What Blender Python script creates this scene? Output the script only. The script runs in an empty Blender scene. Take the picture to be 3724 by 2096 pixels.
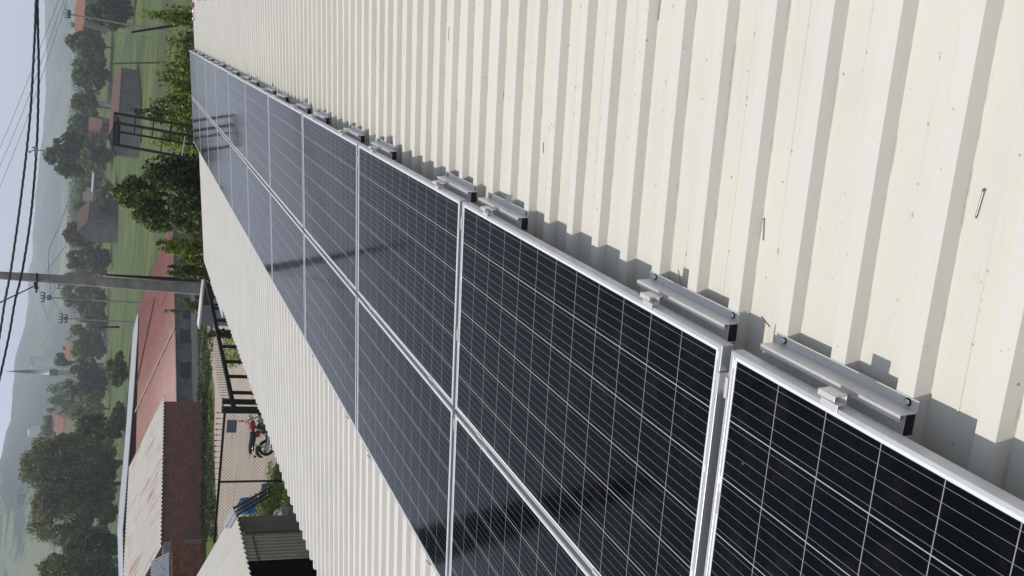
import bpy, math, random
import numpy as np
from mathutils import Vector, Matrix
R_ = math.radians
SC = bpy.context.scene
COL = SC.collection
# ------------------------------------------------------------------ frames
# roof frame: X up the slope, Y along the roof, Z off the sheet; world: Z up
SLOPE = math.asin(0.1355)
cS, sS = math.cos(SLOPE), math.sin(SLOPE)
MW = Matrix(((cS, 0, -sS), (0, 1, 0), (sS, 0, cS)))
ROT = (0, -SLOPE, 0)
CR = Matrix(((0.05051691, -0.38363677, -0.92210134),
             (-0.96097025, -0.27012502, 0.05973817),
             (-0.2720004, 0.88309417, -0.3823094)))      # rows: picture right, down, forward (roof frame)
CAMR = Vector((0.72585747, 0.24931181, 1.34699184))
CAM = MW @ CAMR
F = 3275.19
def W(x, y, z): return MW @ Vector((x, y, z))
# ------------------------------------------------------------------ camera
cam = bpy.data.cameras.new('camera')
cam.sensor_fit = 'HORIZONTAL'; cam.sensor_width = 36.0
cam.lens = F * 36.0 / 3724.0
cam.clip_start = 0.05; cam.clip_end = 12000
co = bpy.data.objects.new('camera', cam); COL.objects.link(co)
r0, r1, r2 = MW @ CR[0], MW @ CR[1], MW @ CR[2]
co.matrix_world = Matrix(((r0.x, -r1.x, -r2.x, CAM.x), (r0.y, -r1.y, -r2.y, CAM.y), (r0.z, -r1.z, -r2.z, CAM.z), (0, 0, 0, 1)))
SC.camera = co
# ------------------------------------------------------------------ light
SUN = (MW @ Vector((-0.50, 0.03, 1.0))).normalized()       # towards the sun
EL = math.asin(SUN.z); AZ = math.atan2(SUN.x, SUN.y)
w = bpy.data.worlds.new('World'); SC.world = w; w.use_nodes = True
nt = w.node_tree; bg = nt.nodes['Background']
sky = nt.nodes.new('ShaderNodeTexSky'); sky.sky_type = 'NISHITA'; sky.sun_disc = False
sky.sun_elevation = EL; sky.sun_rotation = AZ; sky.air_density = 1.0; sky.dust_density = 3.5; sky.ozone_density = 1.5; sky.altitude = 400
# thin bright haze veil in the sky, denser towards the horizon, with soft cloud
tcw = nt.nodes.new('ShaderNodeTexCoord'); sx = nt.nodes.new('ShaderNodeSeparateXYZ'); nt.links.new(tcw.outputs['Generated'], sx.inputs[0])
vr = nt.nodes.new('ShaderNodeValToRGB'); e = vr.color_ramp.elements
while len(e) < 5: e.new(.5)
for el, (p, c) in zip(e, ((.0, (6.6, 6.5, 7.9)), (.14, (6.2, 6.2, 7.8)), (.22, (2.35, 2.4, 2.75)), (.45, (1.55, 1.65, 1.9)), (1.0, (1.0, 1.12, 1.35)))):
    el.position = p; el.color = (c[0] / 7.2, c[1] / 7.2, c[2] / 7.2, 1)
nt.links.new(sx.outputs[2], vr.inputs[0])
cn = nt.nodes.new('ShaderNodeTexNoise'); cn.inputs['Scale'].default_value = 1.6; cn.inputs['Detail'].default_value = 5
cmp_ = nt.nodes.new('ShaderNodeMapping'); cmp_.inputs['Scale'].default_value = (1, 1, 3.5); nt.links.new(tcw.outputs['Generated'], cmp_.inputs[0]); nt.links.new(cmp_.outputs[0], cn.inputs['Vector'])
cr_ = nt.nodes.new('ShaderNodeMapRange'); cr_.inputs[1].default_value = .35; cr_.inputs[2].default_value = .7; cr_.inputs[3].default_value = 6.6; cr_.inputs[4].default_value = 8.0; nt.links.new(cn.outputs[0], cr_.inputs[0])
vs_ = nt.nodes.new('ShaderNodeVectorMath'); vs_.operation = 'SCALE'; nt.links.new(vr.outputs[0], vs_.inputs[0]); nt.links.new(cr_.outputs[0], vs_.inputs['Scale'])
mxw = nt.nodes.new('ShaderNodeMix'); mxw.data_type = 'RGBA'; mxw.inputs[0].default_value = .85
nt.links.new(sky.outputs[0], mxw.inputs[6]); nt.links.new(vs_.outputs[0], mxw.inputs[7]); nt.links.new(mxw.outputs[2], bg.inputs[0]); bg.inputs[1].default_value = 0.145
sl = bpy.data.lights.new('sun', 'SUN'); sl.energy = 2.9; sl.angle = R_(0.6); sl.color = (1.0, 0.95, 0.87)
so = bpy.data.objects.new('sun', sl); COL.objects.link(so)
so.rotation_euler = SUN.to_track_quat('Z', 'Y').to_euler()
SC.view_settings.view_transform = 'Standard'; SC.view_settings.look = 'None'
SC.view_settings.exposure = 0.32; SC.view_settings.gamma = 1.0
SC.cycles.max_bounces = 8; SC.cycles.volume_bounces = 4; SC.cycles.transparent_max_bounces = 12
# ------------------------------------------------------------------ placing helpers
def ray(px, py): return MW @ (CR.transposed() @ Vector(((px - 1862) / F, (py - 1048) / F, 1.0)))
def on(px, py, z):
    d = ray(px, py); t = (z - CAM.z) / d.z; return CAM + d * t
def at(px, py, Y):
    d = ray(px, py); t = (Y - CAM.y) / d.y; return CAM + d * t
def _pl(G, Y):
    if Y <= G[0][0]: return G[0][1]
    for (a, za), (b, zb) in zip(G, G[1:]):
        if Y <= b: return za + (zb - za) * (Y - a) / (b - a)
    return G[-1][1]
GL = [(33, -4.57), (70, -6.0), (100, -6.0), (300, -4.6), (400, -3.5), (520, 0), (700, 6), (900, 14)]
GR = [(33, -4.57), (70, -6.0), (100, -6.0), (235, -4.0), (300, -1.0), (350, 3.6), (450, 8), (600, 16), (900, 28)]
def terrain(x, y):
    if y <= 100: return _pl(GL, y)
    q = max(0.0, min(1.0, (x / y + .34) / .22)); q = q * q * (3 - 2 * q)
    return _pl(GL, y) * (1 - q) + _pl(GR, y) * q
def gnd(px, py):
    d = ray(px, py); t = 5.0; s = 0.5
    while t < 640:
        p = CAM + d * t
        if p.z < terrain(p.x, p.y): return Vector((p.x, p.y, terrain(p.x, p.y)))
        t += s; s = max(0.2, t * 0.004)
    p = CAM + d * 640; return Vector((p.x, p.y, terrain(p.x, p.y)))
def foot(px, py, Y):          # ground point under what is seen at (px,py) at depth Y
    p = at(px, py, Y); return Vector((p.x, p.y, terrain(p.x, Y)))
def ztop(x, y, px):           # height above (x,y) that lies on picture column px
    lo, hi = -30.0, 80.0
    for _ in range(50):
        m = (lo + hi) / 2
        v = MW.transposed() @ (Vector((x, y, m)) - CAM); v = CR @ v
        if 1862 + F * v.x / v.z > px: lo = m
        else: hi = m
    return lo
# ------------------------------------------------------------------ object helpers
def tag(o, label=None, cat=None, group=None, kind=None):
    if label: o['label'] = label
    if cat: o['category'] = cat
    if group: o['group'] = group
    if kind: o['kind'] = kind
    return o
def thing(name, label, cat, loc, rot=(0, 0, 0), group=None):
    o = bpy.data.objects.new(name, None); COL.objects.link(o)
    o.empty_display_size = 0.2
    o.location = loc; o.rotation_euler = rot
    return tag(o, label, cat, group)
def copy_tree(o, parent=None):
    c = o.copy(); COL.objects.link(c); c.parent = parent
    for ch in list(o.children): copy_tree(ch, c)
    return c
class MB:
    def __init__(s): s.v = []; s.f = []; s.m = []
    def add(s, vs, fs, mi=0):
        b = len(s.v); s.v += [tuple(v) for v in vs]
        s.f += [tuple(i + b for i in f) for f in fs]; s.m += [mi] * len(fs); return s
    def quad(s, a, b, c, d, mi=0): return s.add([a, b, c, d], [(0, 1, 2, 3)], mi)
    def box(s, lo, hi, mi=0, M=None):
        x0, y0, z0 = lo; x1, y1, z1 = hi
        vs = [Vector(p) for p in ((x0,y0,z0),(x1,y0,z0),(x1,y1,z0),(x0,y1,z0),(x0,y0,z1),(x1,y0,z1),(x1,y1,z1),(x0,y1,z1))]
        if M is not None: vs = [M @ v for v in vs]
        return s.add(vs, [(0,3,2,1),(4,5,6,7),(0,1,5,4),(1,2,6,5),(2,3,7,6),(3,0,4,7)], mi)
    def bar(s, a, b, w, h=None, mi=0, up=(0, 0, 1)):
        h = h or w; a = Vector(a); b = Vector(b); d = (b - a); L = d.length; d.normalize()
        u = Vector(up)
        if abs(u.dot(d)) > .98: u = Vector((0, 1, 0))
        x = d.cross(u).normalized(); z = x.cross(d)
        M = Matrix(((x.x, d.x, z.x, a.x), (x.y, d.y, z.y, a.y), (x.z, d.z, z.z, a.z), (0, 0, 0, 1)))
        return s.box((-w / 2, 0, -h / 2), (w / 2, L, h / 2), mi, M)
    def tube(s, pts, r, n=8, mi=0, cap=True):
        pts = [Vector(p) for p in pts]; k = len(pts)
        rs = r if isinstance(r, (list, tuple)) else [r] * k
        b = len(s.v); ref = None
        for i, p in enumerate(pts):
            d = (pts[min(i + 1, k - 1)] - pts[max(i - 1, 0)]).normalized()
            if ref is None:
                ref = Vector((0, 0, 1)) if abs(d.z) < .9 else Vector((1, 0, 0))
            x = d.cross(ref).normalized(); y = x.cross(d).normalized(); ref = y if abs(y.dot(d)) < .9 else ref
            for j in range(n):
                a = 2 * math.pi * j / n
                s.v.append(tuple(p + (x * math.cos(a) + y * math.sin(a)) * rs[i]))
        for i in range(k - 1):
            for j in range(n):
                s.f.append((b + i * n + j, b + i * n + (j + 1) % n, b + (i + 1) * n + (j + 1) % n, b + (i + 1) * n + j)); s.m.append(mi)
        if cap:
            s.f.append(tuple(b + j for j in range(n))); s.m.append(mi)
            s.f.append(tuple(b + (k - 1) * n + j for j in reversed(range(n)))); s.m.append(mi)
        return s
    def prism(s, prof, y0, y1, mi=0, closed=True):   # profile in XZ, extruded along Y
        n = len(prof); b = len(s.v)
        for y in (y0, y1):
            for (x, z) in prof: s.v.append((x, y, z))
        for i in range(n if closed else n - 1):
            j = (i + 1) % n
            s.f.append((b + i, b + j, b + n + j, b + n + i)); s.m.append(mi)
        if closed:
            s.f.append(tuple(b + i for i in range(n))); s.m.append(mi)
            s.f.append(tuple(b + n + i for i in reversed(range(n)))); s.m.append(mi)
        return s
    def torus(s, c, R, r, axis='x', n=24, m=8, mi=0):
        b = len(s.v); c = Vector(c)
        for i in range(n):
            a = 2 * math.pi * i / n
            for j in range(m):
                t = 2 * math.pi * j / m; q = R + r * math.cos(t)
                p = Vector((q * math.cos(a), r * math.sin(t), q * math.sin(a)))      # axis y
                s.v.append(tuple(c + p))
        for i in range(n):
            for j in range(m):
                s.f.append((b + i * m + j, b + ((i + 1) % n) * m + j, b + ((i + 1) % n) * m + (j + 1) % m, b + i * m + (j + 1) % m)); s.m.append(mi)
        return s
    def ball(s, c, rad, n=10, m=7, mi=0):
        rx, ry, rz = rad if isinstance(rad, (tuple, list)) else (rad,) * 3
        b = len(s.v)
        for i in range(m + 1):
            t = math.pi * i / m
            for j in range(n):
                a = 2 * math.pi * j / n
                s.v.append((c[0] + rx * math.sin(t) * math.cos(a), c[1] + ry * math.sin(t) * math.sin(a), c[2] + rz * math.cos(t)))
        for i in range(m):
            for j in range(n):
                s.f.append((b + i * n + j, b + (i + 1) * n + j, b + (i + 1) * n + (j + 1) % n, b + i * n + (j + 1) % n)); s.m.append(mi)
        return s
    def build(s, name, mat, parent=None, smooth=False, bevel=0):
        me = bpy.data.meshes.new(name); me.from_pydata(s.v, [], s.f)
        for m in (mat if isinstance(mat, (list, tuple)) else [mat]): me.materials.append(m)
        me.polygons.foreach_set('material_index', s.m)
        if smooth: me.polygons.foreach_set('use_smooth', [True] * len(s.f))
        me.validate(); me.update()
        o = bpy.data.objects.new(name, me); COL.objects.link(o); o.parent = parent
        if bevel:
            bm = o.modifiers.new('bevel', 'BEVEL'); bm.width = bevel; bm.segments = 2; bm.limit_method = 'ANGLE'
        return o
# ------------------------------------------------------------------ materials
class NT:
    def __init__(s, name):
        s.m = bpy.data.materials.new(name); s.m.use_nodes = True; s.t = s.m.node_tree
        s.b = s.t.nodes['Principled BSDF']; s.o = s.t.nodes['Material Output']
    def n(s, typ, **kw):
        nd = s.t.nodes.new(typ)
        for k, v in kw.items(): setattr(nd, k, v)
        return nd
    def l(s, a, b): s.t.links.new(a, b)
    def coord(s, kind='Object', scale=(1, 1, 1)):
        tc = s.n('ShaderNodeTexCoord'); mp = s.n('ShaderNodeMapping'); mp.inputs['Scale'].default_value = scale
        s.l(tc.outputs[kind], mp.inputs[0]); return mp.outputs[0]
    def noise(s, vec, scale, detail=4, rough=.55):
        nd = s.n('ShaderNodeTexNoise'); nd.inputs['Scale'].default_value = scale; nd.inputs['Detail'].default_value = detail
        nd.inputs['Roughness'].default_value = rough; s.l(vec, nd.inputs['Vector']); return nd.outputs[0]
    def ramp(s, fac, stops):
        r = s.n('ShaderNodeValToRGB'); e = r.color_ramp.elements
        while len(e) < len(stops): e.new(.5)
        for el, (p, c) in zip(e, stops):
            el.position = p; el.color = (c[0], c[1], c[2], 1) if hasattr(c, '__len__') else (c, c, c, 1)
        s.l(fac, r.inputs[0]); return r.outputs[0]
    def mix(s, fac, a, b, mode='MIX'):
        m = s.n('ShaderNodeMix'); m.data_type = 'RGBA'; m.blend_type = mode
        for sock, v in ((m.inputs[0], fac), (m.inputs[6], a), (m.inputs[7], b)):
            if hasattr(v, 'links') or hasattr(v, 'is_linked'): s.l(v, sock)
            elif hasattr(v, '__len__'): sock.default_value = (v[0], v[1], v[2], 1)
            else: sock.default_value = v
        return m.outputs[2]
    def math(s, op, a, b=None, c=None, clamp=False):
        m = s.n('ShaderNodeMath'); m.operation = op; m.use_clamp = clamp
        for i, v in enumerate((a, b, c)):
            if v is None: continue
            if hasattr(v, 'is_linked'): s.l(v, m.inputs[i])
            else: m.inputs[i].default_value = v
        return m.outputs[0]
    def bump(s, h, dist=.01, strength=1):
        b = s.n('ShaderNodeBump'); b.inputs['Distance'].default_value = dist; b.inputs['Strength'].default_value = strength
        s.l(h, b.inputs['Height']); s.l(b.outputs[0], s.b.inputs['Normal'])
    def set(s, **k):
        for a, v in k.items():
            a = a.replace('_', ' ')
            sock = s.b.inputs[a]
            if hasattr(v, 'is_linked'): s.l(v, sock)
            elif hasattr(v, '__len__'): sock.default_value = (v[0], v[1], v[2], 1)
            else: sock.default_value = v
        return s
def simple(name, col, rough=.6, metal=0, var=.12, scale=6, spec=.5):
    t = NT(name); f = t.noise(t.coord(), scale, 5)
    c = t.ramp(f, [(.25, [x * (1 - var) for x in col]), (.75, [min(1, x * (1 + var)) for x in col])])
    t.set(Base_Color=c, Roughness=rough, Metallic=metal); t.b.inputs['Specular IOR Level'].default_value = spec
    return t.m
def sep(t, vec):
    s_ = t.n('ShaderNodeSeparateXYZ'); t.l(vec, s_.inputs[0]); return s_.outputs

PIT, RY0 = 0.196, 1.495        # rib pitch, near top edge of one rib
def mat_sheet():
    t = NT('painted_sheet'); o = t.coord()
    X, Y, Z = sep(t, o)
    big = t.noise(o, 1.3, 4); st = t.noise(t.coord(scale=(1.2, 26, 1)), 2.2, 5, .7)
    base = t.ramp(big, [(.3, (.665, .65, .57)), (.7, (.725, .705, .62))])
    pinkish = t.ramp(t.noise(o, .55, 2), [(.42, (0, 0, 0)), (.62, (1, 1, 1))])
    base = t.mix(t.math('MULTIPLY', pinkish, .35), base, (.70, .67, .60))
    s1 = t.ramp(st, [(.58, 0), (.78, 1)])
    base = t.mix(t.math('MULTIPLY', s1, .36), base, (.52, .46, .39))
    # dirt that gathers where the rib foot meets the valley
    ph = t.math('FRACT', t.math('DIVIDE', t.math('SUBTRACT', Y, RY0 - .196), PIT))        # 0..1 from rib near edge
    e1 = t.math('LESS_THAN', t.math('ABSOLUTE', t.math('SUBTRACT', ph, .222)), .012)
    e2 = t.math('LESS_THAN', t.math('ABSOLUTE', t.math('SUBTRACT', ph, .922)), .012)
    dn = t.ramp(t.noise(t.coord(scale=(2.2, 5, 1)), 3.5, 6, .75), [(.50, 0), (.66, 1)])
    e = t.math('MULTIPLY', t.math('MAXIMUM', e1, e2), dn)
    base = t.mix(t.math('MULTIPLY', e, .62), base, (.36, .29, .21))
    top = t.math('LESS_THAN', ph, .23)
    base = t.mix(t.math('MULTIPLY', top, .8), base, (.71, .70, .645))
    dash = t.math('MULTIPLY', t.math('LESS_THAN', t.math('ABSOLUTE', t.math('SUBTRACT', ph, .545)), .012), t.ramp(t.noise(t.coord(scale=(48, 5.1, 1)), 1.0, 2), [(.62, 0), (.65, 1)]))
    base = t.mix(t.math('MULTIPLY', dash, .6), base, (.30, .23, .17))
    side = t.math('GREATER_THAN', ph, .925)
    base = t.mix(t.math('MULTIPLY', side, .35), base, (.55, .53, .49))  # near rib faces painted darker, shade put into the colour
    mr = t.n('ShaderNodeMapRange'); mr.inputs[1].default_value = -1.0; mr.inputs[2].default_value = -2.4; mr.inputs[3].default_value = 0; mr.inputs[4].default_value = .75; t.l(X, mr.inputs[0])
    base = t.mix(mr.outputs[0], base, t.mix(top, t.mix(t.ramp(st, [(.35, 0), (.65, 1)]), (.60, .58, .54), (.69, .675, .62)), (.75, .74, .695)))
    base = t.mix(t.math('MULTIPLY', t.math('MULTIPLY', dash, mr.outputs[0]), .9), base, (.34, .26, .20))
    # specks of dirt
    v = t.n('ShaderNodeTexVoronoi'); v.inputs['Scale'].default_value = 22; t.l(o, v.inputs['Vector'])
    gate = t.ramp(t.noise(o, 9, 2), [(.52, 0), (.55, 1)])
    sp = t.math('MULTIPLY', t.math('LESS_THAN', v.outputs['Distance'], .07), gate)
    v2 = t.n('ShaderNodeTexVoronoi'); v2.inputs['Scale'].default_value = 70; t.l(o, v2.inputs['Vector'])
    gate2 = t.ramp(t.noise(o, 17, 2), [(.61, 0), (.63, 1)])
    sp2 = t.math('MULTIPLY', t.math('LESS_THAN', v2.outputs['Distance'], .12), gate2)
    sp = t.math('MAXIMUM', sp, t.math('MULTIPLY', sp2, .6))
    base = t.mix(t.math('MULTIPLY', sp, .8), base, (.20, .14, .09))
    blot = t.ramp(t.noise(t.coord(scale=(1, 2.2, 1)), 6.5, 6, .7), [(.66, 0), (.74, 1)])
    base = t.mix(t.math('MULTIPLY', blot, .28), base, (.50, .44, .36))
    t.set(Base_Color=base, Roughness=t.ramp(big, [(.3, .42), (.7, .6)]))
    t.bump(t.noise(t.coord(scale=(.6, 3, 1)), 5, 3), .004, .6)
    return t.m
def mat_cells(L, Wd):
    t = NT('solar_cells'); X, Y, Z = sep(t, t.coord())
    p = .1589; my = (L - 12 * p) / 2; mx = (Wd - 6 * p) / 2
    u = t.math('DIVIDE', t.math('SUBTRACT', Y, my), p); v = t.math('DIVIDE', t.math('SUBTRACT', X, mx), p)
    def gap(a, wd):   # lines at integer positions
        f = t.math('FRACT', a); d = t.math('MINIMUM', f, t.math('SUBTRACT', 1.0, f)); return t.math('LESS_THAN', d, wd)
    g1 = gap(u, .0068); g2 = gap(v, .0080)
    bb = gap(t.math('ADD', t.math('MULTIPLY', v, 5.0), .5), .0028 * 5)
    inside = t.math('MULTIPLY', t.math('MULTIPLY', t.math('GREATER_THAN', u, 0.0), t.math('LESS_THAN', u, 12.0)),
                    t.math('MULTIPLY', t.math('GREATER_THAN', v, 0.0), t.math('LESS_THAN', v, 6.0)))
    cell = t.ramp(t.noise(t.coord(), 3, 2), [(.3, (.0026, .0030, .0050)), (.7, (.0042, .0047, .0078))])
    c = t.mix(bb, cell, (.24, .30, .32))
    c = t.mix(g1, c, (.33, .33, .33)); c = t.mix(g2, c, (.46, .47, .47))
    marg = (.80, .82, .84)
    # tin strip that joins the strings in the end margins
    dy = t.math('MINIMUM', t.math('ABSOLUTE', t.math('SUBTRACT', Y, my - .010)), t.math('ABSOLUTE', t.math('SUBTRACT', Y, L - my + .010)))
    strip = t.math('MULTIPLY', t.math('LESS_THAN', dy, .0028), t.math('LESS_THAN', t.math('FRACT', t.math('DIVIDE', v, 2.0)), .93))
    mg = t.mix(strip, marg, (.42, .46, .50))
    c = t.mix(inside, mg, c)
    dust = t.ramp(t.noise(t.coord(), 5.5, 7, .75), [(.50, 0), (.78, .035)])
    edge = t.ramp(X, [(.0, .05), (.05, 0)])
    c = t.mix(t.math('ADD', dust, edge), c, (.42, .39, .34))
    vd = t.n('ShaderNodeTexVoronoi'); vd.inputs['Scale'].default_value = 9; t.l(t.coord(), vd.inputs['Vector'])
    c = t.mix(t.math('MULTIPLY', t.math('LESS_THAN', vd.outputs['Distance'], .022), .5), c, (.4, .38, .34))
    t.set(Base_Color=c, Roughness=.045); t.b.inputs['IOR'].default_value = 1.15
    t.bump(t.noise(t.coord(), 2.4, 2), .0016, .35)
    t.set(Roughness=t.ramp(t.noise(t.coord(), 7, 4), [(.4, .06), (.75, .12)]))
    return t.m
def mat_alu(name, col, rough, metal=.9):
    t = NT(name); f = t.noise(t.coord(scale=(30, 1, 30)), 4, 3); g = t.noise(t.coord(), 40, 3)
    c = t.ramp(g, [(.3, [x * .93 for x in col]), (.7, col)])
    t.set(Base_Color=c, Metallic=metal, Roughness=t.ramp(f, [(.3, rough - .07), (.7, rough + .07)])); return t.m
def mat_leaf(name, dark, mid, light, autumn=.06):
    t = NT(name)
    gi = t.n('ShaderNodeNewGeometry'); rnd = gi.outputs['Random Per Island']
    c = t.ramp(rnd, [(0, dark), (.45, mid), (.93 - autumn, light), (.97, (light[0] * 1.2, light[1] * .98, light[2] * .7))])
    big = t.ramp(t.noise(t.coord(), .9, 2), [(.35, .62), (.65, 1.25)])
    c = t.mix(1.0, c, big, 'MULTIPLY')
    t.set(Base_Color=c, Roughness=.55); t.b.inputs['Specular IOR Level'].default_value = .35
    tr = t.n('ShaderNodeBsdfTranslucent'); t.l(t.mix(1.0, c, (1.1, 1.25, .55), 'MULTIPLY'), tr.inputs[0])
    ms = t.n('ShaderNodeMixShader'); ms.inputs[0].default_value = .28
    t.l(t.b.outputs[0], ms.inputs[1]); t.l(tr.outputs[0], ms.inputs[2]); t.l(ms.outputs[0], t.o.inputs[0])
    return t.m
def mat_ribmetal(name, col, pitch, axis, rust=None, rustcol=(.42, .17, .08), rough=.45, depth=.02, fade=None, ang=None):
    t = NT(name); o = t.coord(); c3 = sep(t, o)
    n1 = t.noise(o, 1.1, 4)
    c = t.ramp(n1, [(.3, [x * .86 for x in col]), (.7, col)])
    if fade:
        sc = (.3, 3.5, 1) if axis == 1 else (3.5, .3, 1)
        c = t.mix(t.ramp(t.noise(t.coord(scale=sc), 1.6, 4), [(.35, 0), (.7, 1)]), c, fade)
    if rust:
        sc = (.5, 7, 1) if axis == 1 else (7, .5, 1)
        vec = t.coord(scale=sc)
        if ang is not None:
            rt = t.n('ShaderNodeVectorRotate'); rt.rotation_type = 'Z_AXIS'; rt.inputs['Angle'].default_value = -ang; t.l(t.coord(), rt.inputs['Vector'])
            mp_ = t.n('ShaderNodeMapping'); mp_.inputs['Scale'].default_value = (.22, 5.5, .0); t.l(rt.outputs[0], mp_.inputs[0]); vec = mp_.outputs[0]
        gate = t.ramp(t.noise(o, .35, 2), [(.42, 0), (.6, 1)]) if ang is not None else 1.0
        rs = t.ramp(t.noise(vec, 1.3, 5, .6), [(rust, 0), (rust + .03, 1)])
        c = t.mix(t.math('MULTIPLY', rs, gate), c, rustcol)
    t.set(Base_Color=c, Roughness=rough, Metallic=.0)
    return t.m

M = {}
PL, PW = 1.956, .992
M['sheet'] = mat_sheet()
M['cells'] = mat_cells(PL, PW)
M['frame'] = mat_alu('anodised_frame', (.67, .68, .70), .34, .5)
M['rail'] = mat_alu('galvanised_rail', (.72, .71, .68), .34, .25)
M['railin'] = simple('rail_hollow', (.05, .05, .055), .6)
M['steel'] = mat_alu('steel', (.62, .63, .64), .3, 1)
M['rubber'] = simple('black_rubber', (.02, .02, .02), .8)
M['pin'] = mat_alu('worn_pin', (.30, .31, .33), .4, .8)
M['black'] = simple('black_paint', (.012, .012, .013), .5)
M['concrete'] = simple('pole_concrete', (.25, .24, .225), .85, 0, .4, 2.5)
M['wire'] = simple('cable_sheath', (.03, .028, .03), .6)
M['thin'] = simple('thin_cable', (.10, .11, .13), .6)
M['bark'] = simple('bark', (.11, .085, .06), .9, 0, .4, 12)
M['white'] = simple('white_plaster', (.66, .65, .62), .8, 0, .1, 2)
M['red'] = simple('red_paint', (.36, .02, .03), .35)
M['chrome'] = mat_alu('chrome', (.75, .75, .75), .15, 1)
M['blue'] = simple('blue_plastic', (.02, .14, .45), .35, 0, .3, 9)
M['orange'] = simple('clay_tile', (.42, .16, .09), .8, 0, .3, 1.5)
M['browntile'] = simple('old_clay_tile', (.19, .10, .075), .85, 0, .35, 1.2)
M['greywall'] = simple('old_wall', (.14, .13, .115), .9, 0, .35, .6)
M['stone'] = simple('field_stone', (.33, .31, .28), .9, 0, .35, 5)
M['darkstone'] = simple('dark_stone', (.13, .12, .11), .9, 0, .35, 5)
M['wood'] = simple('weathered_wood', (.13, .105, .09), .85, 0, .3, 9)
M['lightwood'] = simple('pale_wood', (.48, .46, .34), .8, 0, .2, 9)
M['poly'] = simple('grey_sheeting', (.36, .39, .43), .4, 0, .15, 3)
M['teal'] = simple('grey_blue_panel', (.20, .25, .29), .4, 0, .1, 3)
M['glassgrey'] = simple('kiosk_glass', (.33, .40, .48), .2, 0, .1, 3)

# ================================================================== SETTING
def mat_field():
    t = NT('meadow_grass'); tc = t.coord()
    n1 = t.noise(tc, .035, 5, .6); n2 = t.noise(t.coord(scale=(.10, .22, 1)), 1.0, 6, .7); n3 = t.noise(tc, 3.5, 5, .7)
    c = t.ramp(n1, [(.32, (.055, .085, .012)), (.52, (.095, .145, .018)), (.72, (.15, .175, .032))])
    c = t.mix(t.ramp(n2, [(.46, 0), (.60, .9)]), c, (.025, .045, .012))  # dark streaks over the grass, shade put into the colour
    c = t.mix(1.0, c, t.ramp(n3, [(.3, .6), (.7, 1.35)]), 'MULTIPLY')
    t.set(Base_Color=c, Roughness=.9); t.bump(n3, .15, .8); return t.m
def grid(name, mat, xs, ys, hf, kind='structure', smooth=True):
    v = []; f = []
    for y in ys:
        for x in xs: v.append((x, y, hf(x, y)))
    n = len(xs)
    for j in range(len(ys) - 1):
        for i in range(n - 1): f.append((j * n + i, j * n + i + 1, (j + 1) * n + i + 1, (j + 1) * n + i))
    mb = MB(); mb.v = v; mb.f = f; mb.m = [0] * len(f)
    o = mb.build(name, mat, None, smooth); tag(o, kind=kind); return o
rg = random.Random(4)
ysg = [-60, -20, 0, 20, 33, 40, 50, 60, 70, 85, 100] + [100 + 12.5 * i for i in range(1, 45)]
grid('ground', mat_field(), [-900 + 40 * i for i in range(46)], ysg, terrain)
# ---- hills: skyline elevation by compass direction
SKY = [(0, 181), (200, 187), (330, 183), (400, 180), (520, 168), (600, 159), (700, 148), (825, 139), (930, 136), (1000, 120),
       (1120, 118), (1200, 103), (1270, 80), (1330, 68), (1400, 63), (1480, 58), (1560, 44), (1600, 33), (1650, 18), (1720, 0), (1850, -30), (2096, -60)]
prof = []
for py, px in SKY:
    d = ray(px, py); prof.append((math.atan2(d.x, d.y), math.atan2(d.z, math.hypot(d.x, d.y))))
prof.sort()
def skyel(a):
    if a <= prof[0][0]: return prof[0][1] + .0
    for (a0, e0), (a1, e1) in zip(prof, prof[1:]):
        if a <= a1: return e0 + (e1 - e0) * (a - a0) / (a1 - a0)
    return prof[-1][1]
def hz(a, b, c, s): return math.sin(a * 7.3 + s) * math.sin(b * .0047 + s * 2.1) + .5 * math.sin(a * 23 + b * .011 + s)
def mat_hill():
    t = NT('hill_slopes'); o = t.coord()
    v = t.n('ShaderNodeTexVoronoi'); v.inputs['Scale'].default_value = .0065; t.l(t.coord(scale=(1, .45, 1)), v.inputs['Vector'])
    patch = sep(t, v.outputs['Color'])[0]
    c = t.ramp(patch, [(0, (.035, .06, .03)), (.5, (.05, .075, .035)), (.65, (.12, .155, .07)), (.9, (.16, .18, .08)), (1, (.24, .22, .13))])
    n = t.noise(o, .020, 8, .7)
    c = t.mix(t.ramp(n, [(.50, 0), (.54, 1)]), c, (.016, .034, .016))
    t.set(Base_Color=c, Roughness=.95); return t.m
mb = MB(); NA, ND = 190, 60; a0, a1 = -1.25, .75
def hillr(a):  # distance of the crest
    t_ = max(0.0, min(1.0, (-a - .28) / .2)); return 4200 - 2600 * t_
for j in range(ND + 1):
    q = j / ND
    for i in range(NA + 1):
        a = a0 + (a1 - a0) * i / NA
        D = hillr(a); d = 560 + (D * 1.12 - 560) * q
        e = skyel(a); tt = min(1.0, (d - 560) / (D - 560)); s_ = tt * tt * (3 - 2 * tt)
        base = terrain(math.sin(a) * 560, math.cos(a) * 560) - 1.0
        h = base + (math.tan(e) * D + CAM.z - base) * (s_ ** 1.15)
        h += (1 - abs(2 * tt - 1)) * 3 * hz(a * 3, d, 0, 1.7) * (tt > 0)
        if q > .9: h -= (d - D) * .5 if d > D else 0
        h += (1.6 * math.sin(a * 160) + 1.2 * math.sin(a * 331 + 1) + 1.0 * math.sin(a * 71)) * tt
        mb.v.append((math.sin(a) * d, math.cos(a) * d, h))
for j in range(ND):
    for i in range(NA):
        k = j * (NA + 1) + i; mb.f.append((k, k + 1, k + NA + 2, k + NA + 1)); mb.m.append(0)
tag(mb.build('hills', mat_hill(), None, True), kind='structure')
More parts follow.
